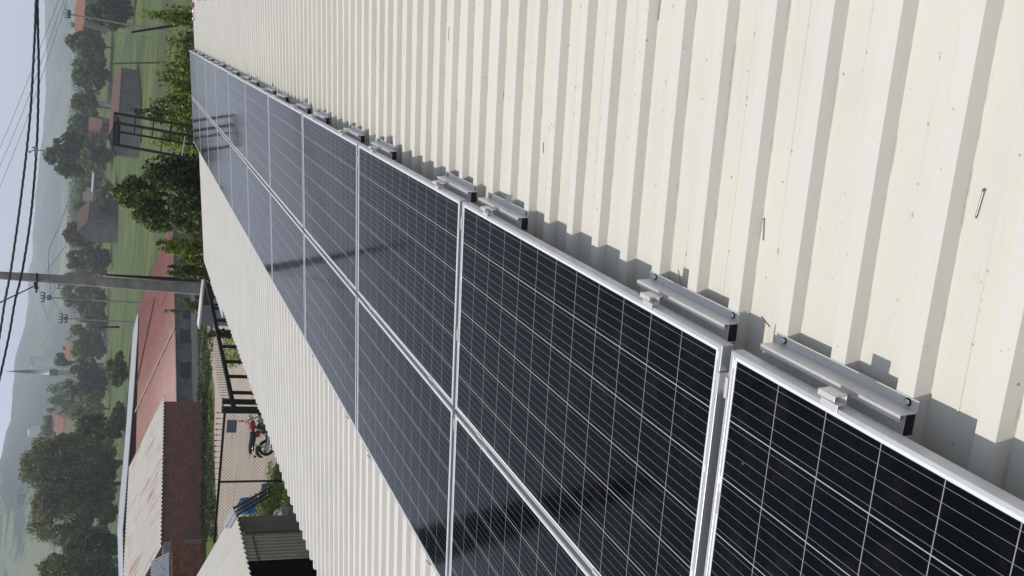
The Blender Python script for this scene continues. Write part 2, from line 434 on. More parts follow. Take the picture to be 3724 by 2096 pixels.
# ---- street of worn pavers and the yard
def mat_paver():
    t = NT('worn_pavers'); o = t.coord(); br = t.n('ShaderNodeTexBrick')
    br.inputs['Scale'].default_value = 4.5; br.inputs['Color1'].default_value = (.36, .29, .235, 1); br.inputs['Color2'].default_value = (.33, .27, .22, 1)
    br.inputs['Mortar'].default_value = (.26, .22, .18, 1); br.inputs['Mortar Size'].default_value = .02; t.l(o, br.inputs['Vector'])
    n = t.noise(o, .7, 5, .65)
    c = t.mix(t.ramp(n, [(.25, .3), (.65, .95)]), br.outputs[0], (.44, .37, .30))
    c = t.mix(t.ramp(t.noise(t.coord(scale=(.25, 1.4, 1)), 1.0, 5), [(.55, 0), (.75, .6)]), c, (.13, .12, .12))
    t.set(Base_Color=c, Roughness=.9); return t.m
def ground_poly(name, pix, mat, lift, extra=()):
    pts = [gnd(*p) for p in pix] + [Vector((x, y, terrain(x, y))) for x, y in extra]
    mb = MB(); mb.add([(p.x, p.y, p.z + lift) for p in pts], [tuple(range(len(pts)))])
    return tag(mb.build(name, mat), kind='structure')
# the street is a strip; cross edges follow the terrain
def strip(name, left, right, mat, lift):
    mb = MB(); A = [gnd(*p) for p in left]; B = [gnd(*p) for p in right]; n = len(A)
    for k in range(n):
        for j in range(7):
            p = A[k].lerp(B[k], j / 6); mb.v.append((p.x, p.y, terrain(p.x, p.y) + lift))
    for k in range(n - 1):
        for j in range(6):
            i = k * 7 + j; mb.f.append((i, i + 1, i + 8, i + 7)); mb.m.append(0)
    return tag(mb.build(name, mat), kind='structure')
strip('street', [(752, 1150), (756, 1200), (760, 1270), (768, 1340), (782, 1400), (784, 1460), (782, 1560), (784, 1700), (790, 1850), (796, 1960)],
      [(900, 1150), (930, 1200), (960, 1270), (990, 1340), (1010, 1400), (1050, 1460), (1080, 1560), (1000, 1700), (960, 1850), (930, 1960)], mat_paver(), .03)
t = NT('verge_grass'); n_ = t.noise(t.coord(), 3, 6, .7)
t.set(Base_Color=t.ramp(n_, [(.3, (.03, .05, .012)), (.55, (.06, .09, .02)), (.8, (.14, .12, .06))]), Roughness=.95); t.bump(n_, .2, 1)
M['verge'] = t.m

# ================================================================== OUR BUILDING
ROOF_Y0, ROOF_Y1 = -1.5, 22.02
ZT, ZV = -.095, -.123
b = thing('metal_roof_building', 'long low building with the cream ribbed metal roof that carries the solar panels', 'building', W(-1.0, 8, 0) * 0 + Vector((0, 0, -4.57)))
mb = MB(); rr = random.Random(7)
nr = int((ROOF_Y1 - ROOF_Y0) / PIT) + 1
k0 = math.floor((ROOF_Y0 - RY0) / PIT)
XE = 3.2
xs = [0.0]
def eave(k):
    s_ = (k // 5); r = random.Random(s_ * 13 + 5)
    e = -4.50 + r.uniform(-.05, .05)
    y = RY0 + k * PIT
    if y > 17.5: e -= .28
    elif y > 14: e -= .05
    return e + random.Random(k).uniform(-.006, .006)
def roofpoint(X, Y, Z):
    p = W(X, Y, Z); return (p.x, p.y, p.z + 4.57)
XS = [None] + [-4.0 + .45 * i for i in range(17)]
for k in range(k0, k0 + nr + 2):
    y = RY0 + k * PIT                       # near edge of the rib top
    e = eave(k)
    r = random.Random(k * 3 + 1)
    pr_ = [(y + .013, None), ]
    cross = [(y - .014, ZV), (y, ZT), (y + .044, ZT), (y + .058, ZV), (y + .108, ZV), (y + .110, ZV + .0012), (y + .113, ZV + .0012), (y + .115, ZV), (y + PIT - .014, ZV)]
    if y + PIT > ROOF_Y1: break
    n = len(cross); bb_ = len(mb.v)
    X_ = [e] + XS[1:] + [XE]
    for X in X_:
        wob = .0012 * math.sin(X * 2.1 + k)
        for (yy, zz) in cross:
            mb.v.append(roofpoint(X, yy + wob, zz + (.0010 * math.sin(X * 3 + k * 1.3) if zz == ZV else 0)))
    for i in range(len(X_) - 1):
        for j in range(n - 1):
            q = bb_ + i * n + j; mb.f.append((q, q + 1, q + n + 1, q + n)); mb.m.append(0)
# give the sheet shader roof coordinates: build in roof frame instead of world
inv = MW.transposed()
vv = [tuple(inv @ (Vector(p) - Vector((0, 0, 4.57)))) for p in mb.v]
mb.v = vv
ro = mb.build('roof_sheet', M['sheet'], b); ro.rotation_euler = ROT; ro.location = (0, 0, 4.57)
tag(ro, 'cream ribbed roof sheeting with dirt streaks and specks')
sm = ro.modifiers.new('thick', 'SOLIDIFY'); sm.thickness = .0012; sm.offset = -1
# verge trim at the far end, ridge cap, far slope, walls
mb = MB(); mb.box((-4.8, ROOF_Y1 - .17, -.14), (XE, ROOF_Y1 + .02, -.129)); mb.box((-4.8, ROOF_Y1 + .0, -.26), (XE, ROOF_Y1 + .02, -.129))
o = mb.build('verge_trim', M['white'], b); o.rotation_euler = ROT; o.location = (0, 0, 4.57)
mb = MB(); mb.prism([(XE - .2, -.09), (XE, -.075), (XE + .2, -.13), (XE + .2, -.135), (XE, -.082), (XE - .2, -.097)], ROOF_Y0, ROOF_Y1)
o = mb.build('ridge_cap', M['white'], b); o.rotation_euler = ROT; o.location = (0, 0, 4.57)
pe, prd, pr2 = W(-4.2, 0, -.18), W(XE, 0, -.16), W(XE, 0, -.16)
x2 = prd.x + (prd.x - pe.x)
mb = MB()
for y in (ROOF_Y0 + .1, ROOF_Y1 - .25):
    mb.add([(pe.x, y, 0), (x2, y, 0), (x2, y, pe.z + 4.57), (prd.x, y, prd.z + 4.57 - .02), (pe.x, y, pe.z + 4.57)], [(0, 1, 2, 3, 4)])
mb.quad((pe.x, ROOF_Y0 + .1, 0), (pe.x, ROOF_Y1 - .25, 0), (pe.x, ROOF_Y1 - .25, pe.z + 4.57), (pe.x, ROOF_Y0 + .1, pe.z + 4.57))
mb.quad((x2, ROOF_Y0 + .1, 0), (x2, ROOF_Y1 - .25, 0), (x2, ROOF_Y1 - .25, pe.z + 4.57), (x2, ROOF_Y0 + .1, pe.z + 4.57))
mb.build('wall', M['white'], b)
mb = MB(); mb.quad((prd.x, ROOF_Y0, prd.z + 4.57 + .03), (x2 + .4, ROOF_Y0, pe.z + 4.5), (x2 + .4, ROOF_Y1, pe.z + 4.5), (prd.x, ROOF_Y1, prd.z + 4.57 + .03))
mb.build('far_slope', M['white'], b)

# ================================================================== SOLAR PANELS
PER = PL + .034
def ring(mb, x0, x1, y0, y1, lip, z0, z1):
    # top lip
    o_ = [(x0, y0), (x1, y0), (x1, y1), (x0, y1)]; i_ = [(x0 + lip, y0 + lip), (x1 - lip, y0 + lip), (x1 - lip, y1 - lip), (x0 + lip, y1 - lip)]
    vs = [(x, y, z1) for x, y in o_] + [(x, y, z1) for x, y in i_] + [(x, y, z0) for x, y in o_] + [(x, y, z0) for x, y in i_] + [(x, y, z1 - .0022) for x, y in i_]
    fs = []
    for k in range(4):
        j = (k + 1) % 4
        fs += [(k, j, 4 + j, 4 + k), (k, 8 + k, 8 + j, j), (8 + k, 12 + k, 12 + j, 8 + j), (4 + k, 4 + j, 16 + j, 16 + k)]
    mb.add(vs, fs); return mb
def make_panel():
    p = thing('solar_panel', '', 'solar panel', (0, 0, 0), ROT, 'solar panels mounted in two rows along the roof')
    mb = MB(); ring(mb, 0, PW, 0, PL, .0115, -.035, 0)
    fr = mb.build('frame', M['frame'], p, bevel=.0007)
    mb = MB(); mb.quad((.0112, .0112, -.0016), (PW - .0112, .0112, -.0016), (PW - .0112, PL - .0112, -.0016), (.0112, PL - .0112, -.0016))
    g = mb.build('cell_sheet', M['cells'], p)
    mb = MB(); mb.quad((.0112, .0112, -.0072), (PW - .0112, .0112, -.0072), (PW - .0112, PL - .0112, -.0072), (.0112, PL - .0112, -.0072))
    mb.build('backsheet', M['white'], p)
    return p
ORD = ['nearest', 'second', 'third', 'fourth', 'fifth', 'sixth', 'seventh', 'eighth', 'ninth', 'tenth', 'farthest']
pan = make_panel(); first = True
for row in (0, 1):
    for k in range(1, 12):
        if row == 1 and k == 1: continue
        o = pan if first else copy_tree(pan); first = False
        jx = random.Random(k * 7 + row).uniform(-.0025, .0025)
        X0 = (-PW if row == 0 else -2 * PW - .028) + jx
        o.location = W(X0 - .002, (k - 1) * PER + .017 + random.Random(k + row * 31).uniform(-.002, .002), 0)
        rn = 'ridge side row' if row == 0 else 'eave side row'
        if row == 0: lab = 'dark solar panel in the %s, %s from the camera' % (rn, ORD[k - 1]) if k not in (1, 11) else 'dark solar panel in the %s, the %s one of all' % (rn, ORD[k - 1])
        else: lab = 'dark solar panel in the %s, %s from the camera' % (rn, ORD[k - 2]) if k not in (2, 11) else 'dark solar panel in the %s, the %s one of that row' % (rn, 'nearest' if k == 2 else 'farthest')
        o['label'] = lab

# ================================================================== RAIL BRACKETS
def make_rail(L=.446):
    r = thing('mounting_rail', '', 'mounting rail', (0, 0, 0), ROT, 'short aluminium rails screwed to the roof ribs under the panel edge')
    mb = MB(); T = .0022
    # origin: wall foot on the rib top, near end
    mb.box((-.050, 0, 0), (.027, L, T)); mb.box((0, 0, T), (T, L, .047)); mb.box((-.013, 0, .0448), (0, L, .047)); mb.box((-.0135, 0, .041), (-.0115, L, .0448))
    mb.box((-.050, 0, T), (-.048, L, .058)); mb.box((-.048, 0, .0305), (0, L, .0325)); mb.box((-.048, 0, .0558), (-.030, L, .058))
    mb.build('channel', M['rail'], r, bevel=.0004)
    mb = MB(); mb.box((-.0475, .003, .0024), (-.0005, .005, .0300)); mb.build('hollow', M['black'], r)  # black plate stands for the shade inside the open rail end
    for y in (.026, L - .03):
        s_ = MB(); s_.tube([(.0155, y, T), (.0155, y, T + .003)], .0086, 14); sc_ = s_.build('washer', M['rubber'], r, True)
        s_ = MB(); s_.tube([(.0155, y, T + .003), (.0155, y, T + .0062)], [.0072, .0062], 6); s_.build('screw_head', M['steel'], sc_)
    return r
def make_clamp():
    c = thing('end_clamp', '', 'clamp', (0, 0, 0), ROT, 'small aluminium end clamps gripping the panel edge')
    mb = MB(); h = .052; T = .0025
    mb.box((-.012, 0, .001), (.006, h, .0035)); mb.box((.0035, 0, -.020), (.006, h, .001)); mb.box((.006, 0, -.020), (.027, h, -.0175)); mb.box((.0245, 0, -.0175), (.027, h, .012)); mb.box((.014, 0, .012), (.027, h, .0145))
    mb.build('clamp_body', M['rail'], c, bevel=.0004)
    mb = MB(); mb.tube([(.015, h / 2, -.0175), (.015, h / 2, -.0115)], .0068, 6); mb.tube([(.015, h / 2, -.0115), (.015, h / 2, -.006)], .004, 10)
    mb.tube([(.015, h / 2, -.06), (.015, h / 2, -.02)], .004, 8)
    mb.build('bolt', M['steel'], c)
    return c
rail = make_rail(); clamp = make_clamp(); firstr = True
ys = []
far_end = {1: 1.478, 2: 3.448, 3: 5.371, 4: 7.29, 5: 9.211, 6: 11.354 - .06, 7: 13.277, 8: 15.2, 9: 17.2, 10: 19.2, 11: 21.2}
near_st = {2: 2.075, 3: 4.03, 4: 6.15, 5: 8.068, 6: 9.997, 7: 12.02, 8: 14.0, 9: 16.0, 10: 18.0, 11: 19.95}
lst = sorted([(y, 'far', k) for k, y in far_end.items()] + [(y, 'near', k) for k, y in near_st.items()])
for i, (y, side, k) in enumerate(lst):
    r = rail if firstr else copy_tree(rail); c = clamp if firstr else copy_tree(clamp); firstr = False
    r.location = W(.025, y, ZT + .0003)
    r['label'] = 'short aluminium rail under the %s end of the %s ridge side panel' % (side, ORD[k - 1])
    cy = y + (.117 if side == 'far' and k == 1 else .27 if i % 2 else .2)
    c.location = W(.0, cy, 0)
    c['label'] = 'end clamp on the ridge side edge at the %s end of the %s panel' % (side, ORD[k - 1])
# mid clamps in the gap between the rows and in the gaps between columns
def make_mid():
    c = thing('middle_clamp', '', 'clamp', (0, 0, 0), ROT, 'small aluminium clamps bridging the gaps between panels')
    mb = MB(); mb.box((-.024, 0, .001), (-.0125, .055, .0032)); mb.box((.0125, 0, .001), (.024, .055, .0032)); mb.box((-.015, 0, -.03), (-.0125, .055, .001)); mb.box((.0125, 0, -.03), (.015, .055, .001)); mb.box((-.0125, 0, -.03), (.0125, .055, -.0278))
    mb.build('clamp_body', M['rail'], c); 
    mb = MB(); mb.tube([(0, .025, -.0278), (0, .025, -.022)], .006, 6); mb.build('bolt', M['steel'], c)
    return c
mid = make_mid(); fm = True
mids = [(-PW - .016, y, 0, 'between the rows') for y in (1.2, 2.5, 3.609, 4.317, 5.558, 6.252, 7.5, 8.25, 9.5, 10.2)]
words = ['at the lower frame edge', 'second', 'third', 'fourth', 'fifth', 'sixth', 'seventh', 'eighth', 'ninth', 'tenth']
for i, (x, y, rz, t_) in enumerate(mids):
    o = mid if fm else copy_tree(mid); fm = False
    o.location = W(x, y, 0)
    o['label'] = 'small clamp in the lengthwise gap between the panel rows, %s from the camera' % (ORD[i] if i < 10 else 'last')
for i, (x, k) in enumerate([(-.075, 1), (-.075, 2), (-.08, 3), (-.6, 2), (-.08, 4), (-.08, 5), (-1.05, 2), (-1.05, 3)]):
    o = copy_tree(mid); o.rotation_euler = (Matrix.Rotation(-SLOPE, 3, 'Y') @ Matrix.Rotation(R_(90), 3, 'Z')).to_euler()
    o.location = W(x, k * PER, 0)
    pos = 'ridge edge' if x > -.2 else ('middle' if x > -.9 else 'row gap')
    o['label'] = 'small clamp in the %s crosswise panel gap, near its %s' % (ORD[k - 1], pos)
# clips at the eave edge
for i, (y) in enumerate([4.285, 5.6, 6.25, 7.6]):
    o = copy_tree(mid)
    o.location = W(-2 * PW - .044, y, 0); o['label'] = 'small clamp on the eave side edge of the panels, %s from the camera' % ORD[i]
# serial label on the nearest panel's far margin
t = NT('printed_label'); X, Y, Z = sep(t, t.coord())
ln = t.math('LESS_THAN', t.math('FRACT', t.math('MULTIPLY', X, 260)), .5)
t.set(Base_Color=t.mix(ln, (.75, .76, .76), (.12, .12, .12)), Roughness=.4)
mb = MB(); mb.quad((.55, PL - .0225, -.0012), (.61, PL - .0225, -.0012), (.61, PL - .0155, -.0012), (.55, PL - .0155, -.0012))
mb.build('serial_label', t.m, pan)

# ================================================================== LOOSE PINS AND THE TOOL
def pin(y0, x0, x1, y1, lab, r=.0022):
    a, b_ = W(x0, y0, ZV + r), W(x1, y1, ZV + r)
    o = thing('steel_pin', lab, 'steel pin', a, (0, 0, 0), 'snapped rivet pins lying on the roof sheet')
    d = b_ - a
    mb = MB(); mb.tube([(0, 0, 0), tuple(d * .12), tuple(d * .88), tuple(d)], [r * 1.5, r, r, r * .6], 8)
    mb.build('shaft', M['pin'], o, True)
pin(2.653, .84, .784, 2.655, 'grey rivet pin at the upper edge of the picture, beside a rib')
pin(2.062, .308, .253, 2.054, 'dark rivet pin lying alone in the middle of the sheet')
pin(1.446, .49, .434, 1.452, 'grey tilted rivet pin lying nearest the right edge', .0026)
pin(3.841, .522, .464, 3.833, 'thin rivet pin fourth in distance, in a valley above the third rail')
pin(4.576, .736, .673, 4.583, 'thin rivet pin lying between ribs high on the far sheet')
pin(3.411, .327, .289, 3.405, 'short rivet pin lying closest above the panel shadow')
pin(6.126, .604, .545, 6.138, 'tiny bright rivet pin farthest along the sheet')
for (x, y, lab) in ((.052, 2.36, 'thin upright wire end beside the second rail'), (.056, 1.955, 'thin tilted pin standing at the far end of the nearest rail')):
    o = thing('steel_pin', lab, 'steel pin', W(x, y, ZT), ROT, 'snapped rivet pins lying on the roof sheet')
    mb = MB(); mb.tube([(0, 0, 0), (.03 if y < 2 else .045, .0, .03 if y < 2 else .012)], .0016, 6); mb.build('shaft', M['pin'], o)
o = thing('screwdriver', 'red handled tool lying crosswise on the sheet near the far roof end', 'tool', W(1.0, 21.2, ZT + .03), ROT)
mb = MB(); mb.tube([(0, 0, 0), (-.03, .01, .0), (-.09, .02, 0)], [.03, .034, .024], 8); mb.build('handle', M['red'], o, True)
mb = MB(); mb.tube([(-.09, .02, 0), (-.30, .06, 0)], .018, 8); mb.tube([(-.30, .06, 0), (-.36, .07, 0)], .026, 8); mb.build('shaft', M['steel'], o, True)
rj = random.Random(3)
CUT = ['nearest', 'second', 'third', 'fourth', 'fifth', 'farthest']
for i, (y, x) in enumerate([(14.3, .955), (15.6, .965), (16.9, .975), (18.3, .985), (19.7, .995), (20.6, 1.03)]):
    o = thing('rail_offcut', 'loose aluminium rail piece at the top picture edge, %s of the pile' % CUT[i], 'rail offcut', W(x + .02, y, ZT), ROT, 'loose rail pieces laid along the upper roof')
    mb = MB(); mb.box((0, 0, 0), (.06, .34, .003)); mb.box((0, 0, .003), (.003, .34, .05)); mb.box((.03, .02, .003), (.033, .3, .035)); mb.build('channel', M['rail'], o)

# ================================================================== FOLIAGE
M['leaf_mid'] = mat_leaf('leaves_mid', (0.058, 0.086, 0.018), (0.095, 0.138, 0.026), (0.160, 0.208, 0.042))
M['leaf_dark'] = mat_leaf('leaves_dark', (0.020, 0.038, 0.011), (0.044, 0.074, 0.017), (0.090, 0.131, 0.029))
M['leaf_olive'] = mat_leaf('leaves_olive', (0.070, 0.074, 0.021), (0.130, 0.131, 0.032), (0.220, 0.210, 0.057))
M['leaf_fresh'] = mat_leaf('leaves_fresh', (0.085, 0.125, 0.018), (0.170, 0.225, 0.030), (0.310, 0.350, 0.060), .10)
M['leaf_brown'] = mat_leaf('leaves_brown', (0.070, 0.061, 0.023), (0.120, 0.102, 0.034), (0.190, 0.158, 0.052))
M['leaf_silver'] = mat_leaf('leaves_silver', (0.110, 0.118, 0.050), (0.165, 0.172, 0.072), (0.235, 0.238, 0.105))
def leaves_mesh(name, clumps, n, size, seed, mat, parent, elong=1.7, droop=0):
    r = np.random.default_rng(seed); cl = np.array(clumps)            # x,y,z,rx,ry,rz
    wgt = cl[:, 3] * cl[:, 4] * cl[:, 5]; wgt = wgt ** .67; wgt = wgt / wgt.sum()
    k = r.choice(len(cl), n, p=wgt)
    d = r.normal(size=(n, 3)); d /= np.linalg.norm(d, axis=1)[:, None]
    rad = r.uniform(.25, 1.0, n) ** .5
    c = cl[k, :3] + d * rad[:, None] * cl[k, 3:] * r.uniform(.85, 1.12, (n, 1))
    nrm = d + r.normal(size=(n, 3)) * .8 + np.array([0, 0, .35]); nrm /= np.linalg.norm(nrm, axis=1)[:, None]
    t1 = np.cross(nrm, r.normal(size=(n, 3))); t1 /= np.linalg.norm(t1, axis=1)[:, None]
    if droop: t1 = t1 * (1 - droop) + np.array([0, 0, -1]) * droop; t1 /= np.linalg.norm(t1, axis=1)[:, None]
    t2 = np.cross(nrm, t1); s_ = (size * r.uniform(.6, 1.35, n))[:, None]
    v = np.empty((n, 4, 3)); v[:, 0] = c - t1 * s_ * elong * .5; v[:, 2] = c + t1 * s_ * elong * .5
    v[:, 1] = c + t2 * s_ * .5 + t1 * s_ * .1; v[:, 3] = c - t2 * s_ * .5 + t1 * s_ * .1
    me = bpy.data.meshes.new(name); me.vertices.add(n * 4); me.vertices.foreach_set('co', v.reshape(-1))
    me.loops.add(n * 4); me.loops.foreach_set('vertex_index', np.arange(n * 4, dtype=np.int32))
    me.polygons.add(n); me.polygons.foreach_set('loop_start', np.arange(0, n * 4, 4, dtype=np.int32)); me.polygons.foreach_set('loop_total', np.full(n, 4, dtype=np.int32))
    me.materials.append(mat); me.update(calc_edges=True)
    o = bpy.data.objects.new(name, me); COL.objects.link(o); o.parent = parent; return o
def crown_clumps(c, rad, n, seed, cr=.30, flat=.0, pw=.5):
    r = random.Random(seed); out = []
    for i in range(n):
        while True:
            x, y, z = (r.uniform(-1, 1) for _ in range(3)); q = math.sqrt(x * x + y * y + z * z)
            if .25 < q < 1: break
        k = q ** pw / q * (.86)
        s_ = cr * r.uniform(.55, 1.25)
        out.append((c[0] + rad[0] * x * k, c[1] + rad[1] * y * k, c[2] + rad[2] * z * k, rad[0] * s_, rad[1] * s_, rad[2] * s_ * .8))
    return out
def tree(name, label, cat, py0, py1, ptop, Y, mat, n=2200, leaf=.45, low=.22, ncl=34, cr=.3, seed=0, group=None, sag=0, bot=None, trunk=True, droop=0):
    pm = (py0 + py1) / 2; pxm = 380
    if bot is not None and Y > 72 and Y < 245:
        gq = gnd(bot, pm); Yn = max(Y, min(gq.y, 370)); leaf *= Yn / Y; Y = Yn
    g = foot(pxm, pm, Y); xw = abs(at(pxm, py1, Y).x - at(pxm, py0, Y).x) * .5
    zt = ztop(g.x, g.y, ptop)
    if bot is not None: g.z = min(g.z, ztop(g.x, g.y, bot))
    H = zt - g.z
    t_ = thing(name, label, cat, g, (0, 0, 0), group)
    zc0 = H * low; cz = (H + zc0) / 2; rz = (H - zc0) / 2
    cl = crown_clumps((0, 0, cz), (xw, xw * .9, rz), ncl, seed, cr)
    r = random.Random(seed + 99); mb = MB(); tr = max(.05, H * .022)
    mb.tube([(0, 0, -.2), (r.uniform(-.1, .1), 0, H * .2), (r.uniform(-.3, .3) * xw * .3, 0, H * .5), (r.uniform(-.2, .2) * xw, 0, H * .85)], [tr * 1.2, tr, tr * .65, tr * .15], 7)
    for j in range(7):
        q = cl[r.randrange(len(cl))]; h0 = H * r.uniform(.15, .5)
        mb.tube([(0, 0, h0), (q[0] * .5, q[1] * .5, (h0 + q[2]) / 2 + .1 * H * .3), (q[0], q[1], q[2])], [tr * .5, tr * .32, tr * .1], 5)
    mb.build('trunk', M['bark'], t_, True)
    leaves_mesh('crown', cl, n, leaf, seed + 5, M[mat], t_, droop=droop)
    return t_
TG = 'village trees across the meadow'
T = tree
T('pine_tree', 'dark spreading conifer before the orange hip roof at the top edge', 'tree', -60, 108, 305, 120, 'leaf_dark', 3200, .34, .02, 40, .34, 1, TG, bot=492)
T('tree', 'brownish rounded tree right below the orange roofed house', 'tree', 105, 235, 243, 175, 'leaf_brown', 2800, .42, .12, 38, .3, 2, TG, bot=404)
T('tree', 'mid green tree between the brownish round tree and the barn roof', 'tree', 190, 330, 262, 160, 'leaf_mid', 2600, .4, .05, 36, .3, 3, TG, bot=405)
T('tree', 'green tree with two ragged tips behind the long barn', 'tree', 235, 345, 258, 165, 'leaf_mid', 2300, .38, .1, 34, .3, 4, TG, bot=402)
T('tree', 'small tree against the pale wall at the near end of the barn roof', 'tree', 352, 432, 248, 170, 'leaf_olive', 1700, .36, .1, 26, .3, 5, TG, bot=400)
T('tree', 'rounded green tree above the small brown roofed hut', 'tree', 425, 535, 239, 150, 'leaf_mid', 2200, .36, .15, 30, .3, 6, TG, bot=352)
T('tree', 'tall dark round tree standing above all others under the cables', 'tree', 505, 655, 163, 140, 'leaf_dark', 4200, .33, .22, 46, .3, 7, TG, bot=395)
T('tree', 'olive bushy tree at the foot of the tall dark tree', 'tree', 498, 640, 290, 125, 'leaf_olive', 2200, .32, .05, 30, .34, 8, TG, bot=402)
T('tree', 'small green tree beside the dark roofed shed', 'tree', 655, 735, 274, 190, 'leaf_mid', 1300, .4, .2, 20, .33, 9, TG, bot=372)
T('tree', 'low tree behind the salmon roofed farmhouse', 'tree', 725, 800, 262, 210, 'leaf_olive', 1300, .45, .2, 20, .33, 10, TG, bot=372)
T('tree', 'brown green tree with thin upper twigs beside the utility pole', 'tree', 808, 905, 222, 150, 'leaf_brown', 2600, .33, .06, 40, .24, 11, TG, bot=408)
T('tree', 'dense brown green tree just right of the utility pole', 'tree', 890, 1010, 245, 150, 'leaf_brown', 3000, .36, .02, 38, .3, 12, TG, bot=412)
T('tree', 'olive tree left of the utility pole under the small crossarm pole', 'tree', 1030, 1150, 240, 170, 'leaf_olive', 2800, .4, .05, 38, .3, 13, TG, bot=390)
T('tree', 'grey green tree below the second crossarm pole', 'tree', 1120, 1240, 258, 165, 'leaf_olive', 2600, .4, .05, 34, .3, 14, TG, bot=390)
T('tree', 'bright green tree in front of the two orange village roofs', 'tree', 1215, 1345, 262, 150, 'leaf_mid', 2500, .36, .05, 34, .3, 15, TG, bot=392)
T('tree', 'dark spreading tree at the foot of the minaret', 'tree', 1318, 1475, 228, 120, 'leaf_dark', 4000, .3, .04, 44, .3, 16, TG, bot=398)
T('tree', 'fresh green tree with ragged top left of the minaret', 'tree', 1430, 1545, 246, 115, 'leaf_fresh', 3200, .26, .05, 40, .28, 17, TG, bot=398)
T('tree', 'grey green bushy tree behind the pink roof', 'tree', 1500, 1625, 262, 112, 'leaf_olive', 3200, .28, .02, 40, .3, 18, TG, bot=455)
T('tree', 'low tree at the meadow edge behind the pink roof', 'tree', 1270, 1400, 385, 95, 'leaf_mid', 2200, .24, .02, 30, .3, 19, TG, bot=470)
T('tree', 'small tree closest behind the rusty ridge strip', 'tree', 1470, 1580, 395, 90, 'leaf_olive', 2000, .24, .02, 30, .3, 20, TG, bot=465)
T('poplar_tree', 'tallest silvery tree with feathery tip at the left hillside', 'tree', 1575, 1790, 48, 105, 'leaf_silver', 17000, .19, .02, 110, .20, 21, TG, droop=.4, bot=455)
T('poplar_tree', 'broad silvery feathery tree behind the rust streaked roof', 'tree', 1740, 1985, 80, 100, 'leaf_silver', 17000, .19, .02, 110, .20, 22, TG, droop=.4, bot=445)
T('poplar_tree', 'silvery tree filling the middle between the two tallest silvery ones', 'tree', 1640, 1880, 118, 112, 'leaf_silver', 15000, .19, .02, 100, .20, 33, TG, droop=.4, bot=450)
T('tree', 'very dark low tree between the silvery trees and the frame corner', 'tree', 1925, 2060, 228, 85, 'leaf_dark', 4200, .2, .02, 44, .3, 23, TG, bot=445)
T('tree', 'green tree with yellowing top at the bottom picture corner', 'tree', 2000, 2150, 120, 105, 'leaf_mid', 4600, .26, .02, 50, .28, 24, TG, bot=445)
T('tree', 'dark tree in the bottom corner behind the pale roof', 'tree', 2040, 2150, 250, 80, 'leaf_dark', 3000, .2, .02, 40, .3, 25, TG, bot=445)
T('tree', 'low bush tree before the grey fronted farmhouse', 'tree', 655, 760, 345, 100, 'leaf_olive', 1800, .24, .02, 26, .34, 26, TG, bot=420)
T('tree', 'hazy tree cluster below the fields left of the minaret', 'tree', 1395, 1490, 160, 430, 'leaf_mid', 4500, .5, .02, 30, .32, 27, TG, bot=290)
T('tree', 'hazy round tree above the orange house with yellow wall', 'tree', 1465, 1560, 150, 430, 'leaf_dark', 4500, .5, .02, 30, .32, 28, TG, bot=290)
T('tree', 'hazy tree right of the minaret above the village roofs', 'tree', 1250, 1345, 190, 430, 'leaf_dark', 3900, .5, .02, 26, .32, 29, TG, bot=290)
T('tree', 'hazy tree reaching up beside the silvery tree', 'tree', 1530, 1620, 128, 430, 'leaf_mid', 4500, .5, .02, 28, .32, 30, TG, bot=280)
T('tree', 'dim purple brown tree behind the crossarm poles', 'tree', 1000, 1120, 212, 430, 'leaf_brown', 3900, .5, .02, 26, .33, 31, TG, bot=300)
T('tree', 'dim distant tree row piece right of the utility pole', 'tree', 960, 1040, 218, 430, 'leaf_olive', 3300, .5, .02, 22, .33, 32, TG, bot=300)
# ---- hedge of bushes in the meadow
BG = 'bushes in the meadow near the roof end'
T('bush', 'dark bush beside the end wall of the long barn', 'bush', 325, 440, 488, 62, 'leaf_dark', 3000, .15, -.55, 26, .34, 40, BG, bot=600)
T('bush', 'olive bush in the meadow before the barn', 'bush', 350, 450, 530, 50, 'leaf_mid', 5100, .13, -.55, 26, .34, 41, BG, bot=620)
T('bush', 'bright leafy bush at the far right roof corner', 'bush', -40, 70, 565, 30, 'leaf_fresh', 8500, .075, -.55, 34, .38, 42, BG, bot=720)
T('bush', 'shaded leafy bush behind the first panel column end', 'bush', 60, 215, 580, 30, 'leaf_mid', 11050, .075, -.55, 40, .38, 43, BG, bot=720)
T('bush', 'fresh green leafy bush behind the middle of the roof end', 'bush', 190, 330, 552, 31, 'leaf_fresh', 11900, .075, -.55, 44, .36, 44, BG, bot=720)
T('bush', 'yellow spotted bush right of the steel stand', 'bush', 300, 455, 568, 32, 'leaf_fresh', 11900, .07, -.55, 44, .36, 45, BG, bot=720)
T('bush', 'grey leafed low bush behind the loose rail pieces', 'bush', -60, 40, 640, 27, 'leaf_silver', 5100, .06, -.55, 30, .3, 46, BG, bot=720)
T('walnut_tree', 'large shady broadleaf tree left of the steel stand', 'tree', 540, 850, 388, 40, 'leaf_mid', 42000, .115, -.35, 190, .17, 47, None, bot=760)
T('walnut_tree', 'dark understorey tree in the shade of the large tree', 'tree', 470, 800, 505, 35, 'leaf_dark', 22000, .10, -.6, 110, .22, 48, None, bot=760)
T('fig_tree', 'glossy bright leafed tree at the eave corner of the roof end', 'tree', 800, 945, 545, 30, 'leaf_fresh', 8000, .10, -.55, 60, .22, 49, None, bot=760)
T('fig_tree', 'small glossy leafed tree before the pink roof beside the pole', 'tree', 930, 1015, 575, 34, 'leaf_mid', 4200, .10, -.55, 40, .24, 50, None, bot=760)
T('bush', 'low green scrub under the glossy trees by the gate', 'bush', 880, 985, 640, 34, 'leaf_mid', 4000, .07, -.55, 40, .28, 51, None, bot=760)
